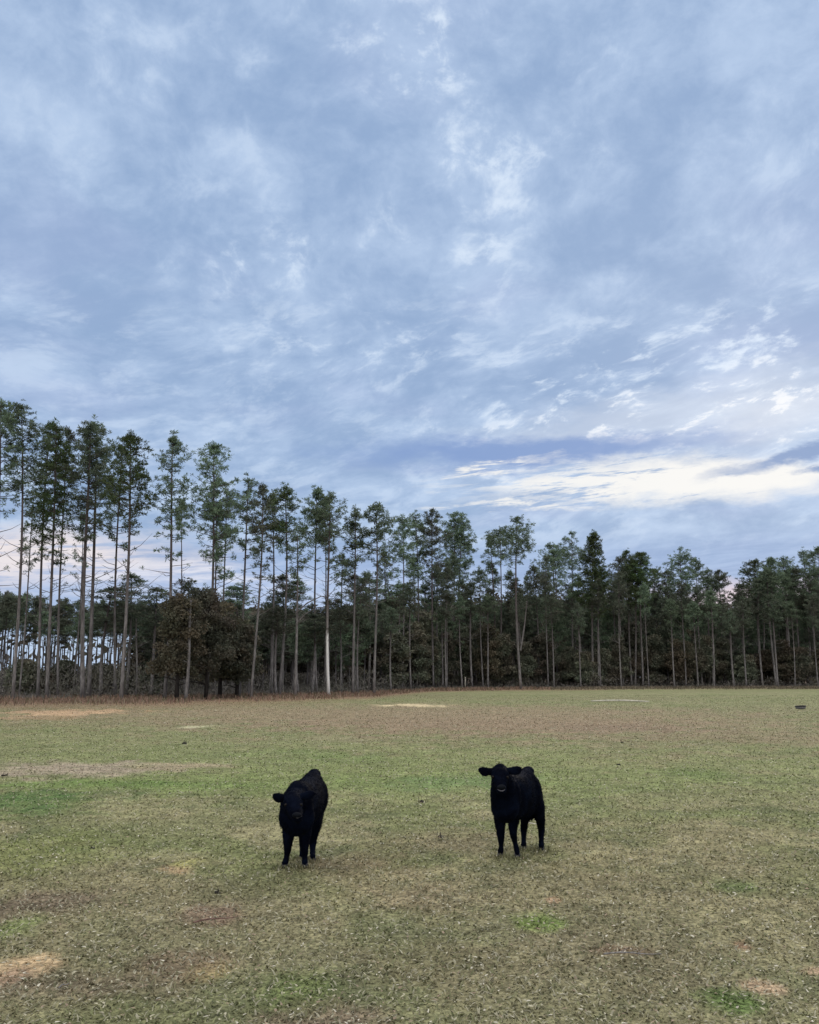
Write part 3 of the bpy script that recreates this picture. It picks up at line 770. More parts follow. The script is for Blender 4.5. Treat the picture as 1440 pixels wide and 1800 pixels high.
for row, (dlo, dhi, step, drop) in enumerate([(15, 24, 23, 24), (25, 38, 23, 4), (40, 62, 15, 0)]):
    px = -70.0
    while px < 1510:
        px += step * rnd.uniform(0.55, 1.45)
        if row == 0 and px < 255: px += 12
        if row == 2 and px > 262: break
        base = float(np.interp(ray(px, 1200)[0], [-.6, -.45, -.3, -.15, -.05, .03, .12, .3, .6], [57, 57, 60, 68, 76, 105, 112, 120, 122]))
        ty = float(np.interp(px, TX, TY)) + drop * rnd.uniform(0.2, 1.6) + rnd.uniform(-9, 14)
        l, gr = zone(px, row)
        inner_pine(px, ty, base + rnd.uniform(dlo, dhi), rnd, l, gr, 0.8 if px < 255 else 1.05)

# slim pale-stemmed pines just inside the edge
smesh = []
for k in range(5):
    g, c = pine(14.0, 0.105, (0.60, 0.66, 0.56, 0.70, 0.62)[k], (1.5, 1.3, 1.7, 1.4, 1.6)[k], 820 + k, 1.3, ((-.3, .2, .4, -.2, 0)[k], 0), tuft=0.34, dead=10, conic=0.15, bow=0.22, blades_=14, low_sparse=0.5)
    smesh.append((g.mesh('trunk', M['bark']), mesh_from('crown', c[0], c[1], M[('needles_dark', 'needles')[k % 2]], c[2])))
px = 425.0; k = 0
while px < 1500:
    px += rnd.uniform(20, 62); k += 1
    b0 = float(np.interp(ray(px, 1200)[0], [-.6, -.45, -.3, -.15, -.05, .03, .12, .3, .6], [57, 57, 60, 68, 76, 105, 112, 120, 122])); Yd = b0 + rnd.uniform(1.5, 7)
    top = at(px, float(np.interp(px, TX, TY)) - rnd.uniform(-28, 42), Yd).z
    tm, cm = smesh[rnd.randrange(5)]
    e = link('pine_tree', None); e.location = (ray(px, 1200)[0] * Yd, Yd, 0); sw = rnd.uniform(.8, 1.2); e.scale = (sw, sw, top / 14.2); e.rotation_euler = (0, 0, rnd.uniform(0, 6.28))
    w_ = next(m_ for lim, m_ in MARK if px < lim)
    tag(e, f'slim edge pine by {w_}', 'pine tree', 'slim pines just inside the edge of the wood')
    link('trunk', tm, e); link('crown', cm, e)

# pines of middling height filling in between the tall row and the inner wood
px = 120.0
while px < 1500:
    px += rnd.uniform(12, 34) if px > 430 else rnd.uniform(34, 70)
    b0 = float(np.interp(ray(px, 1200)[0], [-.6, -.45, -.3, -.15, -.05, .03, .12, .3, .6], [57, 57, 60, 68, 76, 105, 112, 120, 122])); Yd = b0 + rnd.uniform(8, 26)
    room = float(np.interp(px, [100, 430, 560, 900, 1100, 1250, 1285, 1320, 1500], [40, 90, 100, 85, 60, 30, 4, 50, 60]))
    top = at(px, float(np.interp(px, TX, TY)) - room * rnd.uniform(.15, 1.0), Yd).z
    tm, cm = smesh[rnd.randrange(5)]
    e = link('pine_tree', None); e.location = (ray(px, 1200)[0] * Yd, Yd, 0); sw = rnd.uniform(1.0, 1.5); e.scale = (sw, sw, top / 14.2); e.rotation_euler = (0, 0, rnd.uniform(0, 6.28))
    w_ = next(m_ for lim, m_ in MARK if px < lim)
    tag(e, f'middling tall airy pine behind {w_}', 'pine tree', 'middling pines between the tall row and the inner wood')
    link('trunk', tm, e); link('crown', cm, e)

# ------------------------------------------------------------------ broadleaf trees and shrubs under the pines
def leafy(H, W, lo, seed, n, leaf=0.20, trunks=1, r0=0.16, shape='round', twiggy=False):
    r = np.random.default_rng(seed)
    g = Geo(); lobes = []
    for k in range(trunks):
        ox = (k - (trunks - 1) / 2) * W * 0.35
        top = np.array([ox * 1.6 + r.normal() * .3, r.normal() * .4, H * .8])
        g.tube(np.array([[ox, 0, -.1], [ox * 1.1, 0.05, H * .25], [ox * 1.3, .0, H * .5], top]), [r0 * 1.2, r0 * .85, r0 * .55, .03], 8)
        for q in range(14):
            u = r.uniform(.12, .8); p0 = np.array([ox * (1 + .5 * u), 0, H * u]); a = r.uniform(0, 6.28)
            env = W * .5 * (math.sin(math.pi * min(1, .18 + u * .8)) ** .6)
            p2 = p0 + np.array([math.cos(a) * env, math.sin(a) * env * .9, r.uniform(.0, .28) * env + (.1 if u > .3 else -.0)])
            g.tube(np.array([p0, (p0 + p2) / 2 + [0, 0, .15], p2]), [r0 * .35, r0 * .2, .01], 5, False)
    nl = int(44 * trunks ** .5)
    for q in range(nl):
        u = r.random() ** .9
        env = W * .5 * (math.sin(math.pi * min(1, .22 + u * .74)) ** .55) * (1.0 if shape == 'round' else (1.15 - .8 * u))
        a = r.uniform(0, 6.28); rr_ = env * r.uniform(.25, .82)
        lobes.append([math.cos(a) * rr_, math.sin(a) * rr_, H * (lo + (1 - lo) * (.08 + .86 * u)), r.uniform(.45, 1.1) * W * .115 + .22])
    lobes = np.array(lobes)
    li = r.integers(0, len(lobes), n)
    d = r.normal(size=(n, 3)); d /= np.linalg.norm(d, axis=1)[:, None]
    rad = r.random(n) ** .45
    C = lobes[li, :3] + d * (rad * lobes[li, 3] * (1.2 + .5 * r.random(n)))[:, None] * np.array([1, 1, .62])
    C[:, 2] = np.clip(C[:, 2], H * lo * .85, H)
    nrm = r.normal(size=(n, 3)); nrm[:, 2] += .7; nrm /= np.linalg.norm(nrm, axis=1)[:, None]
    a_ = np.cross(nrm, r.normal(size=(n, 3))); a_ /= np.linalg.norm(a_, axis=1)[:, None]; b_ = np.cross(nrm, a_)
    s = leaf * r.uniform(.6, 1.3, n)[:, None]
    asp = .18 if twiggy else .5
    V = np.stack([C - a_ * s, C + b_ * s * asp, C + a_ * s, C - b_ * s * asp], 1).reshape(-1, 3)
    Q = np.arange(n)[:, None] * 4 + np.array([[0, 1, 2, 3]])
    tint = np.clip(r.random(len(lobes))[li] * .6 + r.random(n) * .4, 0, 1)
    return g, (V, Q, tint)

# base x, base y, extra depth behind the base, top y, half width px, foliage bottom y, look, trunks, name, label
BROAD = [
 (310, 1233, 2, 1046, 50, 1196, 'leaf_rust', 1, 'oak_tree', 'rust brown oak at the left end of the oak clump, dark straight trunk'),
 (362, 1231, 2.5, 1036, 56, 1186, 'leaf_brown', 1, 'oak_tree', 'tallest oak of the clump, dull green below and brown above'),
 (386, 1229, 4, 1058, 54, 1200, 'leaf_rust', 1, 'oak_tree', 'brown oak in the middle right of the clump with low spreading boughs'),
 (416, 1228, 2, 1092, 44, 1200, 'leaf_brown', 1, 'oak_tree', 'lowest oak at the right end of the clump with a level lower edge'),
 (262, 1222, 8, 1062, 44, 1180, 'leaf_brown', 1, 'broadleaf_tree', 'dull brown broadleaf tree behind the left end of the oak clump'),
 (474, 1214, 12, 1078, 40, 1185, 'leaf_grey', 1, 'broadleaf_tree', 'grey half-bare tree at the left of the grey thicket'),
 (512, 1214, 10, 1076, 40, 1182, 'leaf_grey', 2, 'broadleaf_tree', 'grey half-bare tree in the middle of the grey thicket'),
 (550, 1213, 12, 1082, 38, 1190, 'leaf_grey', 2, 'broadleaf_tree', 'grey-brown half-bare tree just left of the white-trunked pine'),
 (608, 1216, 4, 1062, 40, 1192, 'leaf_rust', 1, 'broadleaf_tree', 'rust brown tree right behind the first pine beyond the white trunk'),
 (652, 1215, 6, 1072, 36, 1195, 'leaf_rust', 1, 'broadleaf_tree', 'reddish brown tree behind the bowed pale pine'),
 (694, 1212, 4, 1052, 42, 1192, 'leaf_green', 1, 'broadleaf_tree', 'dark evergreen broadleaf tree right of the reddish brown tree'),
 (742, 1211, 5, 1066, 42, 1194, 'leaf_green', 1, 'broadleaf_tree', 'blackish evergreen tree left of the white post'),
 (792, 1209, 12, 1080, 46, 1195, 'leaf_green', 1, 'broadleaf_tree', 'blackish evergreen tree directly behind the white post'),
 (838, 1208, 14, 1086, 44, 1195, 'leaf_green', 1, 'broadleaf_tree', 'dark evergreen tree right of the white post'),
 (890, 1208, 12, 1090, 44, 1195, 'leaf_brown', 1, 'broadleaf_tree', 'dull olive tree behind the flat-topped pine'),
 (936, 1208, 10, 1075, 44, 1192, 'leaf_green', 1, 'broadleaf_tree', 'dark evergreen tree behind the tallest centre right pine'),
 (985, 1207, 6, 1110, 44, 1196, 'leaf_green', 1, 'broadleaf_tree', 'low dark evergreen with layered boughs left of the green spire'),
 (1030, 1207, 3, 1142, 42, 1196, 'leaf_green', 1, 'broadleaf_tree', 'low layered evergreen at the foot of the dense green spire'),
 (1080, 1207, 10, 1100, 40, 1194, 'leaf_green', 1, 'broadleaf_tree', 'dark tree filling the gap right of the dense green spire'),
 (1160, 1207, 4, 1112, 40, 1197, 'leaf_green', 1, 'broadleaf_tree', 'dark green left part of the broad clump under the tall narrow leader'),
 (1192, 1207, 3, 1090, 42, 1198, 'leaf_rust', 1, 'broadleaf_tree', 'brown-topped broadleaf tree under the pine with the tall narrow leader'),
 (1222, 1207, 4, 1118, 36, 1197, 'leaf_brown', 1, 'broadleaf_tree', 'dull brown right part of the broad clump under the tall narrow leader'),
 (1296, 1207, 8, 1110, 34, 1196, 'leaf_green', 1, 'broadleaf_tree', 'dark tree under the low gap in the treetops'),
 (1345, 1206, 24, 1090, 44, 1196, 'leaf_green', 1, 'broadleaf_tree', 'dark tree deep behind the tight trio of stems'),
 (1400, 1206, 24, 1088, 50, 1196, 'leaf_green', 1, 'broadleaf_tree', 'dark tree deep behind the stems above the low dark tub'),
 (1450, 1206, 24, 1088, 40, 1196, 'leaf_green', 1, 'broadleaf_tree', 'dark tree at the right edge of the picture behind the pines'),
]
for i, (bx, by, dd, ty, hw, fy, look, nt_, name, label) in enumerate(BROAD):
    p = ground(bx, by); p = Vector((ray(bx, by)[0] * (p.y + dd), p.y + dd, 0)); mpp = p.y / F
    H = at(bx, ty, p.y).z; lo = max(at(bx, fy, p.y).z / H, .04)
    grey = look == 'leaf_grey'
    g, c = leafy(H, hw * 2 * mpp, lo, 300 + i, 10000 if grey else 14000, 0.26 if grey else 0.125 * (p.y / 65), nt_, 0.15, 'cone' if look == 'leaf_green' else 'round', grey)
    hang(name, g, c, 'bark_far' if grey else 'bark_dark', look, label, 'oak tree' if name == 'oak_tree' else 'broadleaf tree', 'oaks of the clump' if name == 'oak_tree' else 'broadleaf trees under the pines', p)

rnd = random.Random(31)
px = 668.0; k = 0
while px < 1470:
    px += rnd.uniform(26, 44); k += 1
    b0 = float(np.interp(ray(px, 1200)[0], [-.6, -.45, -.3, -.15, -.05, .03, .12, .3, .6], [57, 57, 60, 68, 76, 105, 112, 120, 122])); Yd = b0 + rnd.uniform(8, 15)
    H = at(px, rnd.uniform(1082, 1152), Yd).z; W_ = rnd.uniform(44, 66) * Yd / F
    look = rnd.choice(['leaf_green', 'leaf_green', 'leaf_brown', 'leaf_rust'])
    w_ = next(m_ for lim, m_ in MARK if px < lim)
    g, c = leafy(H, W_, .08, 900 + k, 9000, 0.17, 1, 0.10, rnd.choice(['round', 'cone']))
    hang('understory_tree', g, c, 'bark_dark', look, f"low {dict(leaf_green='dark green', leaf_brown='dull brown', leaf_rust='rust brown')[look]} understory tree behind {w_}", 'understory tree',
         'low understory trees in the dark of the wood', Vector((ray(px, 1200)[0] * Yd, Yd, 0)))
SHRUB = [
 (-10, 1222, 1188, 26, 'leaf_grey', 'grey leafless bush at the left edge of the picture'),
 (40, 1226, 1160, 30, 'leaf_green', 'round dark green bush between the leftmost pines'),
 (80, 1222, 1182, 22, 'leaf_brown', 'low brown bush at the foot of the close pair of pines'),
 (112, 1221, 1162, 24, 'leaf_brown', 'dark brown bush left of the twin trunks'),
 (176, 1221, 1166, 28, 'leaf_brown', 'dark brown bush right of the twin trunks'),
 (232, 1222, 1150, 28, 'leaf_brown', 'tall dull bush right of the yellow-green domed pine'),
 (268, 1224, 1165, 24, 'leaf_green', 'blackish green bush left of the tall narrow-topped pine'),
 (452, 1218, 1188, 26, 'leaf_grey', 'grey brush pile-like bush right of the oak clump'),
 (494, 1216, 1182, 28, 'leaf_grey', 'low grey twiggy bush below the densest green crown'),
 (536, 1215, 1184, 26, 'leaf_grey', 'low grey twiggy bush left of the white-trunked pine'),
 (592, 1216, 1180, 20, 'leaf_brown', 'dark low bush right behind the white trunk'),
 (638, 1214, 1188, 22, 'leaf_brown', 'brown low bush between the two pale pines right of the white trunk'),
 (930, 1207, 1176, 26, 'leaf_green', 'low dark bush right of the tallest centre right pine'),
 (1078, 1206, 1170, 24, 'leaf_green', 'low dark bush left of the three close pale stems'),
 (1262, 1206, 1172, 24, 'leaf_green', 'low dark bush below the low gap in the treetops'),
 (1320, 1205, 1180, 22, 'leaf_green', 'low blackish bush left of the tight trio of stems'),
]
for i, (bx, by, ty, hw, look, label) in enumerate(SHRUB):
    p = ground(bx, by - (0 if by < 1212 else 1)); mpp = p.y / F
    H = at(bx, ty, p.y).z; grey = look == 'leaf_grey'
    g, c = leafy(H, hw * 2 * mpp, 0.05, 500 + i, 2600, 0.20 if grey else 0.15 * p.y / 65, 3, 0.04, 'round', grey)
    hang('shrub', g, c, 'bark_dark', look, label, 'bush', 'bushes at the foot of the wood', p)

# ------------------------------------------------------------------ the far-off depth of the wood: one mass of stems and foliage
r = np.random.default_rng(77)
g = Geo()
for k in range(420):
    u = r.uniform(-.60, .60); base = float(np.interp(u, [-.6, -.45, -.3, -.15, -.05, .03, .12, .3, .6], [57, 57, 60, 68, 76, 105, 112, 120, 122]))
    Yd = base + r.uniform(25, 130); H = r.uniform(9, 13) * Yd / 150
    x = u * Yd; g.tube(np.array([[x, Yd, -.1], [x + r.normal() * .1, Yd, H * .5], [x + r.normal() * .3, Yd, H]]), [.10, .08, .03], 5, False)
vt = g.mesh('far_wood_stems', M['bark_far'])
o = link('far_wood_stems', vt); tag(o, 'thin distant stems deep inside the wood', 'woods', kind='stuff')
n = 150000
u = r.uniform(-.62, .62, n)
base = np.interp(u, [-.6, -.45, -.3, -.15, -.05, .03, .12, .3, .6], [57, 57, 60, 68, 76, 105, 112, 120, 122])
Yd = base + 38 + r.random(n) * 60
px = u * F + 720
tv = np.interp(px, [-100, 250, 300, 430, 560, 700, 900, 1100, 1270, 1300, 1500], [1108, 1112, 1072, 1076, 1090, 1062, 1056, 1054, 1072, 1064, 1050])
hmax = EYE + (1190 - tv) / F * Yd
lump = fbm(u * 60, Yd * .12, 5, 3)
z = hmax * (r.random(n) ** .8) * (0.72 + 0.5 * lump)
openl = sst(px, 300, 240)                                   # the stand at the left is open between its crowns and the brush
keep = (r.random(n) > openl * 0.985) | (z < (EYE + (1190 - 1178) / F * Yd) * r.random(n))
u, Yd, z = u[keep], Yd[keep], z[keep]; n = len(u)
C = np.stack([u * Yd, Yd, z], -1) + r.normal(size=(n, 3)) * .3
nrm = r.normal(size=(n, 3)); nrm /= np.linalg.norm(nrm, axis=1)[:, None]
a_ = np.cross(nrm, r.normal(size=(n, 3))); a_ /= np.linalg.norm(a_, axis=1)[:, None]; b_ = np.cross(nrm, a_)
s = r.uniform(.25, .75, n)[:, None]
V = np.stack([C - a_ * s, C + b_ * s * .45, C + a_ * s, C - b_ * s * .45], 1).reshape(-1, 3)
o = link('far_wood', mesh_from('far_wood', V, np.arange(n)[:, None] * 4 + np.array([[0, 1, 2, 3]]), M['leaf_brown'], np.clip(fbm(C[:, 0] * .3, C[:, 2] * .5, 9, 2) * .7 + r.random(n) * .3, 0, 1)))
tag(o, 'dark mass of foliage deep in the wood behind the pines', 'woods', kind='stuff')
# brush on the floor of the wood near its edge
n = 42000
u = r.uniform(-.60, .60, n)
base = np.interp(u, [-.6, -.45, -.3, -.15, -.05, .03, .12, .3, .6], [57, 57, 60, 68, 76, 105, 112, 120, 122])
Yd = base + 3 + r.random(n) * 30
x = u * Yd; hh = fbm(x * .22, Yd * .22, 15, 3)
z = sst(hh, .35, .75) * 2.6 * r.random(n) * np.interp(u, [-.6, -.1, .05, .6], [1, 1, .7, .7]) + .05
C = np.stack([x, Yd, z], -1)
d = r.normal(size=(n, 3)); d[:, 2] = np.abs(d[:, 2]) + .4; d /= np.linalg.norm(d, axis=1)[:, None]
sv = np.cross(d, r.normal(size=(n, 3))); sv /= np.linalg.norm(sv, axis=1)[:, None]
L = r.uniform(.15, .5, n)[:, None]
V = np.stack([C - sv * .035, C + sv * .035, C + d * L], 1).reshape(-1, 3)
o = link('underbrush', mesh_from('underbrush', V, np.arange(n)[:, None] * 3 + np.array([[0, 1, 2]]), M['leaf_grey'], r.random(n)))
tag(o, 'grey twiggy brush on the floor of the wood', 'underbrush', kind='stuff')

# ------------------------------------------------------------------ posts and lone objects in the field
for bx, by, ty, wpx, mat_, label in [
    (818, 1210, 1190, 2.8, 'weathered_white', 'white post standing at the edge of the wood'),
    (1025, 1208, 1196, 2.6, 'post_wood', 'grey stub of a post under the left side of the dense green spire'),
    (1141, 1207, 1197, 2.4, 'post_wood', 'grey stub of a post right of the three close pale stems'),
    (1204, 1207, 1198, 2.4, 'post_wood', 'grey stub of a post in front of the brown-topped tree')]:
    p = ground(bx, by); H = at(bx, ty, p.y).z; g = Geo(); rr_ = wpx * p.y / F * .5
    g.tube(np.array([[0, 0, -.1], [0.01, 0, H * .5], [0.02, 0, H - .05], [.02, 0, H]]), [rr_, rr_ * .97, rr_ * .93, rr_ * .6], 10)
    o = link('fence_post', g.mesh('fence_post', M[mat_]), None, p); tag(o, label, 'post', 'old posts along the edge of the wood')

a0, a1 = ground(1039, 1234.5), ground(1142, 1235.5)
g = Geo(); k = 9
pts = np.array([[a0.x + (a1.x - a0.x) * q / (k - 1), a0.y + (a1.y - a0.y) * q / (k - 1), 0.075 + 0.05 * math.sin(math.pi * q / (k - 1))] for q in range(k)]) - np.array([a0.x, a0.y, 0])
g.tube(pts, [.035, .045, .05, .055, .055, .055, .05, .045, .03], 8)
tag(link('pole', g.mesh('pole', M['weathered_white']), None, Vector((a0.x, a0.y, 0))), 'long pale pole lying in the far grass right of centre', 'pole')

def ring_mesh(name, prof, seg, mat, sq=1.0):
    """a body of revolution from (radius, height) pairs"""
    a = np.arange(seg) * 2 * math.pi / seg
    V = np.concatenate([np.stack([np.cos(a) * p_[0], np.sin(a) * p_[0] * sq, np.full(seg, p_[1])], -1) for p_ in prof])
    i = np.arange(len(prof) - 1)[:, None] * seg; j = np.arange(seg)[None, :]; j2 = (j + 1) % seg
    Q = np.stack([i + j, i + j2, i + seg + j2, i + seg + j], -1).reshape(-1, 4)
    return mesh_from(name, V, Q, mat, smooth=True)
p = ground(1408, 1246.5)
e = link('feed_tub', None); e.location = p; e.rotation_euler = (0.0, math.radians(-3), 0.3); e.scale = (0.85, 0.85, 0.75)
tag(e, 'low dark tub lying in the far grass near the right edge', 'tub')
link('tub_wall', ring_mesh('tub_wall', [(.02, .02), (.26, .02), (.31, .10), (.32, .19), (.285, .19), (.26, .08), (.02, .06)], 28, M['grey_rubber'], .8), e)
link('rim', ring_mesh('rim', [(.305, .172), (.345, .170), (.352, .205), (.33, .228), (.29, .222), (.28, .18), (.305, .172)], 28, M['black_rubber'], .8), e)

def stick(px0, py0, px1, py1, rad, mat_, label, forks=3, seed=1):
    r = np.random.default_rng(seed)
    a, b = ground(px0, py0), ground(px1, py1); d = b - a; g = Geo()
    u = np.linspace(0, 1, 8)
    pts = np.array([[d.x * q, d.y * q + 0.006 * math.sin(q * 7), 0.016 + rad + .006 * math.sin(q * 5)] for q in u])
    g.tube(pts, rad * (1 - u * .55), 7)
    for k in range(forks):
        q = pts[2 + k]; s_ = d.length * .22
        g.tube(np.array([q, q + np.array([s_ * .8 * (1 if d.x > 0 else -1), s_ * r.uniform(-.7, .7), .012])]), [rad * .5, rad * .2], 5)
    tag(link('stick', g.mesh('stick', M[mat_]), None, a), label, 'stick')
stick(340, 1628, 417, 1616, .006, 'stick_red', 'reddish brown stick lying on the bare patch left of the foreground', 2, 3)
stick(1062, 1684, 1164, 1682, .005, 'stick_grey', 'straight grey twig lying in the grass of the right foreground', 3, 4)
stick(103, 1744, 120, 1734, .004, 'stick_grey', 'short grey twig in the lower left corner of the pasture', 1, 5)
stick(917, 1451.5, 947, 1452, .010, 'weathered_white', 'thin pale stick in the grass between the hind legs of the right calf', 0, 6)

def clod(px, py, s, seed, label, tall=0.6):
    r = np.random.default_rng(seed); g = Geo()
    for k in range(5):
        c = r.normal(size=2) * s * .35; h = s * r.uniform(.25, .6) * tall * 2; w_ = s * r.uniform(.3, .5)
        z_ = np.linspace(0, 1, 6); g.tube(np.stack([c[0] + z_ * r.normal() * s * .1, c[1] + z_ * 0, z_ * h], -1), w_ * np.sqrt(1 - (z_ * .96) ** 2), 9)
    for k in range(4):
        c = r.normal(size=2) * s * .4; a = r.uniform(0, 6.28)
        g.tube(np.array([[c[0], c[1], 0], [c[0] + math.cos(a) * s * .3, c[1], s * r.uniform(.7, 1.5)]]), [s * .07, s * .03], 5)
    tag(link('dung_clod', g.mesh('dung_clod', M['dung']), None, ground(px, py)), label, 'dung')
clod(742, 1411, .055, 1, 'dark dung clod with a few stalks halfway between the two calves', .7)
clod(773, 1472, .050, 2, 'flat dark clod in the worn grass left of the right calf', .3)
clod(381, 1569, .035, 3, 'small black clod in front of and left of the left calf', .3)
clod(163, 1491, .028, 4, 'tiny black clod in the green grass at the left', .35)
clod(326, 1308, .075, 5, 'dark clump standing up in the far grass at the left', .7)
clod(1094, 1306, .07, 6, 'dark clump in the far grass behind the right calf', .35)
clod(1088, 1345, .05, 7, 'dark clod in the middle distance right of the right calf', .4)
clod(10, 1364, .06, 8, 'dark clump on the pale patch at the left edge', .5)

# ------------------------------------------------------------------ calves
def ellipsoid(g, c, rad, rot=None, seg=20, rings=14):
    th = np.linspace(0, math.pi, rings); a = np.arange(seg) * 2 * math.pi / seg
    P_ = np.stack([np.sin(th)[1:-1, None] * np.cos(a), np.sin(th)[1:-1, None] * np.sin(a), np.repeat(np.cos(th)[1:-1, None], seg, 1)], -1).reshape(-1, 3)
    P_ = np.vstack([P_, [0, 0, 1], [0, 0, -1]]) * np.asarray(rad)
    if rot is not None: P_ = P_ @ np.array(rot).T
    P_ = P_ + np.asarray(c)
    m_ = rings - 2
    i = np.arange(m_ - 1)[:, None] * seg; j = np.arange(seg)[None, :]; j2 = (j + 1) % seg
    Q = np.stack([i + j, i + seg + j, i + seg + j2, i + j2], -1).reshape(-1, 4)
    jj = np.arange(seg); n_ = m_ * seg
    T = np.vstack([np.stack([np.full(seg, n_), jj, (jj + 1) % seg], -1), np.stack([np.full(seg, n_ + 1), (m_ - 1) * seg + (jj + 1) % seg, (m_ - 1) * seg + jj], -1)])
    g.add(P_, Q, T)

def chain(g, pts, rad, sub=6, squash=None):
    """smooth run of overlapping ellipsoids through joints; rad may hold (side, up) pairs"""
    pts = [np.asarray(p, float) for p in pts]
    grow = 1.10 if len(pts) == 7 else 1.0
    for k in range(len(pts) - 1):
        for q in range(sub + 1):
            f = q / sub
            s_ = f * f * (3 - 2 * f) * .5 + f * .5
            p = pts[k] * (1 - f) + pts[k + 1] * f
            ra = np.asarray(rad[k], float) * (1 - s_) + np.asarray(rad[k + 1], float) * s_
            ra = (np.broadcast_to(ra, (3,)) if ra.ndim == 0 else ra) * grow
            ellipsoid(g, p, ra, None, 16, 10)

def frame(fwd):
    """columns: forward, left, up"""
    f = np.array([fwd[0], fwd[1], 0.0]); f /= np.linalg.norm(f)
    l = np.array([-f[1], f[0], 0.0])
    return np.stack([f, l, np.array([0, 0, 1.0])], 1)

def calf(name, label, legs, chest, hip, withers_z, rump_z, belly_z, half_w, head, ears, neck, origin, tail, brisket):
    g = Geo(); cx, hx = np.array(chest), np.array(hip)
    R = frame(cx - hx)
    # barrel: ribs deep at the shoulder, slightly tucked flank, rounded rump
    for q in range(19):
        f = q / 18
        c = cx * (1 - f) + hx * f
        topz = withers_z * (1 - f) + rump_z * f - 0.030 * math.sin(math.pi * f)
        botz = belly_z[0] * (1 - f) + belly_z[1] * f
        c = np.array([c[0], c[1], (topz + botz) / 2])
        w_ = half_w * (0.88 + 0.16 * math.sin(math.pi * min(1, f * 1.1)) + 0.06 * f)
        ellipsoid(g, c, (0.085, w_, (topz - botz) / 2), R)
    # shoulder blades, spine, hip points, haunch
    for s_ in (-1, 1):
        ellipsoid(g, cx + R @ np.array([.02, s_ * half_w * .58, .02]), (.085, half_w * .44, .135), R)
        ellipsoid(g, hx + R @ np.array([-.03, s_ * half_w * .52, .02]), (.095, half_w * .48, .135), R)
    ellipsoid(g, np.array([hx[0], hx[1], rump_z - .035]) + R @ np.array([-.06, 0, 0]), (.075, .055, .045), R)
    ellipsoid(g, np.array([cx[0], cx[1], withers_z - .065]), (.11, .07, .06), R)
    ellipsoid(g, brisket[0], brisket[1], R)
    chain(g, neck[0], neck[1])
    for L in legs: chain(g, L[0], L[1])
    # head
    hd = head; chain(g, hd['pts'], hd['rad'], 6)
    for c, ra in hd['extra']: ellipsoid(g, c, ra)
    for s_ in ears:
        chain(g, s_[0], s_[1], 5)
    chain(g, tail[0], tail[1], 8)
    me = g.mesh('body', M['coat'])
    tmp = bpy.data.objects.new('tmp_body', me); COL.objects.link(tmp)
    md = tmp.modifiers.new('r', 'REMESH'); md.mode = 'VOXEL'; md.voxel_size = 0.0070; md.use_smooth_shade = True
    md = tmp.modifiers.new('s', 'SMOOTH'); md.factor = 0.7; md.iterations = 9
    dg = bpy.context.evaluated_depsgraph_get()
    body = bpy.data.meshes.new_from_object(tmp.evaluated_get(dg))
    bpy.data.objects.remove(tmp)
    o3 = np.array(origin)
    co = np.zeros(len(body.vertices) * 3, np.float32); body.vertices.foreach_get('co', co); co = co.reshape(-1, 3)
    nn = np.zeros_like(co); body.vertices.foreach_get('normal', nn.ravel()) if False else None
    co = co + ((fbm(co[:, 0] * 60, co[:, 2] * 45, 3, 2) - .5) * .006)[:, None] * np.array([1, 1, 0]) 
    body.vertices.foreach_set('co', (co - o3).astype(np.float32).ravel()); body.update()
    body.materials.clear(); body.materials.append(M['coat'])
    e = link(name, None); e.location = origin; tag(e, label, 'calf', 'black calves standing in the pasture')
    body.name = 'body'; link('body', body, e)
    # short coat: fine hairs standing off the skin, lying back and down
    co = np.zeros(len(body.vertices) * 3, np.float32); body.vertices.foreach_get('co', co); co = co.reshape(-1, 3)
    no = np.zeros(len(body.vertices) * 3, np.float32); body.vertex_normals.foreach_get('vector', no); no = no.reshape(-1, 3)
    r = np.random.default_rng(9); n = 60000; k = r.integers(0, len(co), n)
    P0 = co[k] + r.normal(size=(n, 3)) * .002; D = no[k] * .55 + np.array([0, 0, -.5]) + (R @ np.array([-.25, 0, 0])) + r.normal(size=(n, 3)) * .28
    D /= np.linalg.norm(D, axis=1)[:, None]; Sv = np.cross(D, r.normal(size=(n, 3))); Sv /= np.linalg.norm(Sv, axis=1)[:, None]
    Lh = r.uniform(.007, .015, n)[:, None]; Lh = Lh * np.clip((P0[:, 2:3] - .02) * 12, .15, 1)
    P0 = P0 - no[k] * .002
    V = np.stack([P0 - Sv * .0013, P0 + Sv * .0013, P0 + D * Lh], 1).reshape(-1, 3)
    link('coat', mesh_from('coat', V, np.arange(n)[:, None] * 3 + np.array([[0, 1, 2]]), M['coat']), e)
    FEET.extend([np.array(L[0][-1]) for L in legs])
    for c, f_ in hd['eyes']:
        q = Geo(); ellipsoid(q, np.array(c) - o3, (.013, .010, .012), None, 14, 10); link('eye', q.mesh('eye', M['eye']), e)
    q = Geo(); c = np.array(hd['nose']) - o3
    ellipsoid(q, c, (.036, .014, .022), None, 18, 12)
    nose = link('nose', q.mesh('nose', M['nose']), e)
    q = Geo(); u = np.linspace(-1, 1, 11); m0 = np.array(hd['mouth']) - o3
    q.tube(np.stack([m0[0] + u * .031, m0[1] + u * u * .016, m0[2] + u * u * .011], -1), .0045 * np.sqrt(1.05 - u * u), 7)
    link('mouth_line', q.mesh('mouth_line', M['mouth_line']), e)
    for L in legs:
        c = np.array(L[0][-1]); q = Geo(); hs = 0.80
        for s_ in (-1, 1):
            q.tube(np.array([[s_ * .0125, .004, .052], [s_ * .014, -.004, .03], [s_ * .0155, -.012, .010], [s_ * .0155, -.013, .0]]), [.017, .019, .021, .019], 10)
        V = np.vstack(q.v) * hs; q.v = [V + np.array([c[0], c[1], 0.0]) - o3]
        link('hoof', q.mesh('hoof', M['hoof']), e)
    return e

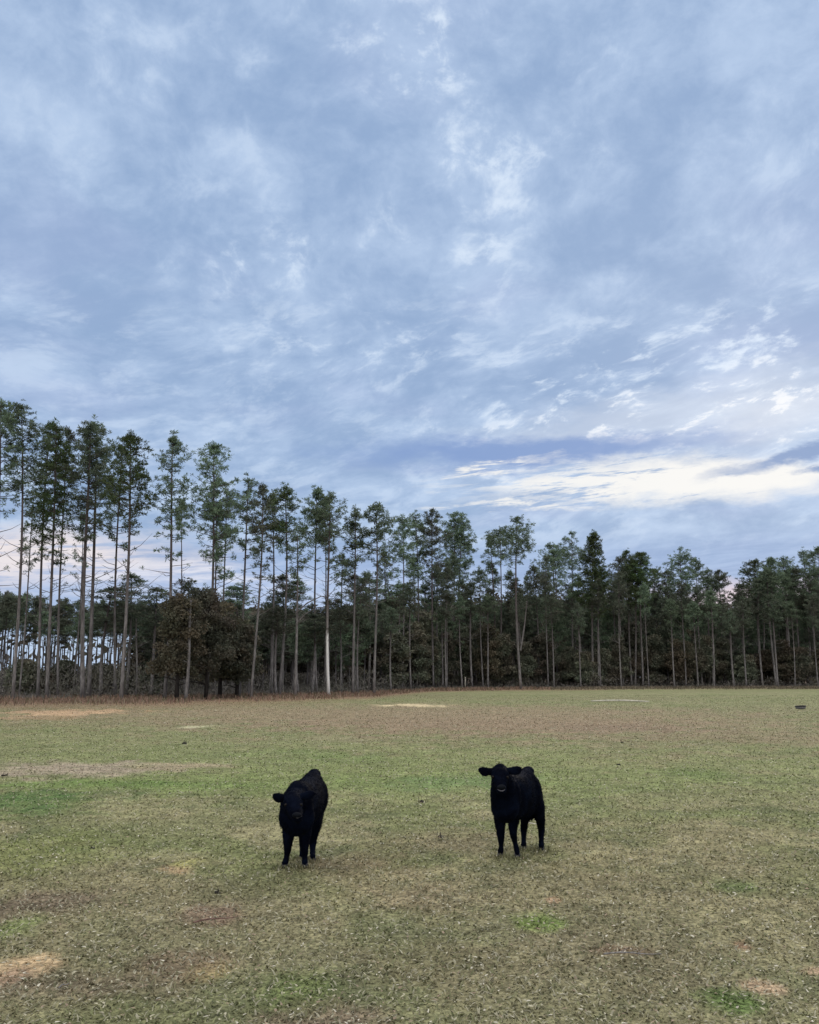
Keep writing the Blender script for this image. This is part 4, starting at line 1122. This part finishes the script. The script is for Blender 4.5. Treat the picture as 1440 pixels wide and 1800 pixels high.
FEET = []
def A(px, py, Y): return np.array(at(px, py, Y))
def leg(foot_px, foot_py, joints, extra=()):
    """joints: (px, py, depth offset from the foot, radius); the foot lands on the ground"""
    gp = ground(foot_px, foot_py); Yf = gp.y
    P_, R2 = [], []
    for px, py, dY, r_ in joints: P_.append(A(px, py, Yf + dY)); R2.append(r_)
    P_.append(np.array([gp.x, gp.y, .045])); R2.append(.025)
    return P_, R2

# right calf: turned three quarters, looking at the camera
Rl = [leg(880, 1506, [(884, 1418, .10, (.075, .10, .11)), (879, 1438, .06, (.052, .06, .075)), (880, 1458, .02, .038), (880.5, 1471, .0, .030), (881, 1486, .01, .0195), (881, 1496, .005, .024)]),
      leg(909.5, 1508, [(904, 1418, .12, (.072, .10, .11)), (903, 1436, .08, (.052, .06, .075)), (902, 1454, .03, .038), (902.5, 1466, .0, .030), (906, 1483, .01, .0195), (909, 1497, .005, .024)]),
      leg(921, 1493, [(932, 1398, .06, (.08, .11, .13)), (926, 1424, -.02, (.06, .08, .08)), (922, 1444, .03, .036), (921, 1459, .07, .029), (920.5, 1473, .04, .021), (921, 1485, .01, .024)]),
      leg(952, 1496, [(936, 1392, .10, (.08, .11, .14)), (944, 1418, .0, (.066, .09, .085)), (950, 1440, .04, .042), (952, 1459, .09, .030), (951.5, 1474, .05, .022), (952, 1487, .01, .025)])]
Yc, Yh = 7.38, 7.80
calf('calf', 'right calf, black, body turned aside, head up and both ears out', Rl,
     A(891, 1402, Yc), A(925, 1398, Yh), A(900, 1359, Yc)[2], A(929, 1350, Yh)[2], (A(888, 1443, Yc)[2], A(930, 1436, Yh)[2]), .132,
     dict(pts=[A(879, 1353, 7.14), A(879, 1362, 7.08), A(880, 1374, 7.02), A(881, 1383, 6.97), A(881.5, 1389, 6.955)],
          rad=[(.062, .065, .045), (.078, .075, .062), (.058, .062, .055), (.046, .052, .046), (.042, .040, .038)],
          extra=[(A(879, 1348.5, 7.13), (.042, .05, .030)), (A(882, 1391, 7.0), (.032, .042, .030)), (A(869, 1364, 7.05), (.020, .022, .020)), (A(890.5, 1364.5, 7.05), (.020, .022, .020)),
                 (A(880, 1378, 7.09), (.062, .07, .06))],
          eyes=[(A(866.5, 1366, 7.015), 0), (A(892.0, 1366.5, 7.015), 0)], nose=A(881.5, 1384, 6.917), mouth=A(882, 1390.5, 6.912)),
     [([A(867, 1354, 7.12), A(859, 1356.5, 7.12), A(851, 1356.5, 7.11), A(844, 1353.5, 7.10)], [(.026, .020, .022), (.036, .014, .034), (.036, .012, .042), (.020, .010, .026)]),
      ([A(891, 1354, 7.12), A(900, 1355, 7.12), A(908, 1354.5, 7.11), A(914, 1352.5, 7.10)], [(.026, .020, .022), (.036, .014, .034), (.036, .012, .040), (.022, .010, .026)])],
     ([A(881, 1366, 7.20), A(885, 1384, 7.26), A(888, 1404, 7.32)], [(.080, .09, .09), (.105, .10, .12), (.122, .11, .14)]),
     ground(905, 1503), ([A(930, 1352, Yh + .14), A(933, 1375, Yh + .22), A(934, 1410, Yh + .23), A(935, 1434, Yh + .20), A(935, 1443, Yh + .19)], [.022, .018, .014, .018, .008]),
     (A(888, 1417, 7.33), (.10, .128, .14)))

# left calf: facing us with its head lowered, hindquarters away to the right
Ll = [leg(500.5, 1526, [(512, 1437, .12, (.075, .10, .11)), (508, 1460, .06, (.052, .06, .075)), (506.5, 1477, .02, .040), (506, 1489, .0, .031), (504.5, 1504, .01, .021), (502, 1516, .005, .025)]),
      leg(536, 1525, [(536, 1437, .12, (.075, .10, .11)), (536, 1460, .07, (.056, .06, .075)), (536, 1478, .03, .040), (535.8, 1491, .0, .031), (536, 1506, .01, .022), (536, 1516, .005, .025)]),
      leg(550, 1514.5, [(556, 1412, .20, (.075, .11, .14)), (554, 1444, .12, (.058, .09, .085)), (551, 1466, .10, .040), (550, 1481, .13, .030), (549.5, 1495, .08, .022), (550, 1507, .02, .025)]),
      leg(531, 1511, [(546, 1412, .20, (.075, .11, .14)), (539, 1444, .12, (.058, .09, .085)), (534, 1464, .10, .038), (532, 1478, .13, .030), (531, 1492, .08, .021), (531, 1504, .02, .025)])]
Yc, Yh = 6.98, 7.50
calf('calf', 'left calf, black, facing us with lowered head and one ear out', Ll,
     A(523, 1424, Yc), A(549, 1406, Yh), A(524, 1371, Yc)[2], A(551, 1355, Yh)[2], (A(521, 1464, Yc)[2], A(548, 1444, Yh)[2]), .134,
     dict(pts=[A(514, 1402, 6.78), A(515, 1411, 6.73), A(518, 1423, 6.67), A(521, 1432, 6.62), A(522, 1438, 6.61)],
          rad=[(.066, .065, .050), (.080, .075, .066), (.060, .062, .058), (.048, .052, .048), (.043, .040, .039)],
          extra=[(A(514, 1396.5, 6.77), (.045, .05, .030)), (A(522, 1441, 6.66), (.033, .042, .030)), (A(504.5, 1413, 6.70), (.020, .022, .020)), (A(527, 1413, 6.70), (.020, .022, .020)),
                 (A(519, 1428, 6.74), (.064, .07, .06))],
          eyes=[(A(502.5, 1415, 6.665), 0), (A(529.0, 1415, 6.665), 0)], nose=A(522, 1433, 6.566), mouth=A(522.5, 1437.5, 6.563)),
     [([A(503, 1402, 6.78), A(496, 1402.5, 6.78), A(489, 1402.5, 6.77), A(482.5, 1400, 6.76)], [(.026, .020, .022), (.036, .014, .034), (.036, .012, .042), (.020, .010, .028)]),
      ([A(527, 1400, 6.78), A(536, 1399, 6.80), A(544, 1397.5, 6.82), A(551, 1395, 6.84)], [(.026, .020, .022), (.036, .014, .032), (.036, .012, .038), (.022, .010, .022)])],
     ([A(516, 1408, 6.84), A(519, 1412, 6.90), A(522, 1414, 6.96)], [(.085, .09, .10), (.108, .10, .13), (.125, .11, .15)]),
     ground(525, 1522), ([A(552, 1360, Yh + .14), A(556, 1385, Yh + .20), A(555, 1420, Yh + .22), A(553, 1440, Yh + .20)], [.022, .018, .014, .010]),
     (A(522, 1436, 6.95), (.11, .150, .15)))

# longer grass standing round the hooves
fx = np.concatenate([f[0] + rng.normal(size=150) * .055 for f in FEET]); fy = np.concatenate([f[1] - .02 + rng.normal(size=150) * .05 for f in FEET])
me = blades('grass', 0, 1, 2, lambda d, n: rng.uniform(.025, .060, n), lambda d, n: rng.uniform(.005, .010, n), lambda n: np.radians(rng.uniform(5, 60, n)), grass_colour, M['grass'], xy=(fx, fy))
tag(link('grass', me), 'tufts of grass standing round the hooves of the calves', 'grass', kind='stuff')

# things that still share a label are told apart by their order from the left
same = {}
for o in bpy.data.objects:
    if o.parent is None and 'label' in o and 'group' in o: same.setdefault(o['label'], []).append(o)
for lab, obs in same.items():
    if len(obs) < 2: continue
    obs.sort(key=lambda o: o.location.x / o.location.y)
    names = {2: ['left one', 'right one'], 3: ['left one', 'middle one', 'right one']}.get(len(obs)) or \
        ['leftmost'] + [['second', 'third', 'fourth', 'fifth', 'sixth', 'seventh'][q] + ' from left' for q in range(len(obs) - 2)] + ['rightmost']
    for o, nm in zip(obs, names): o['label'] = lab + ', ' + nm
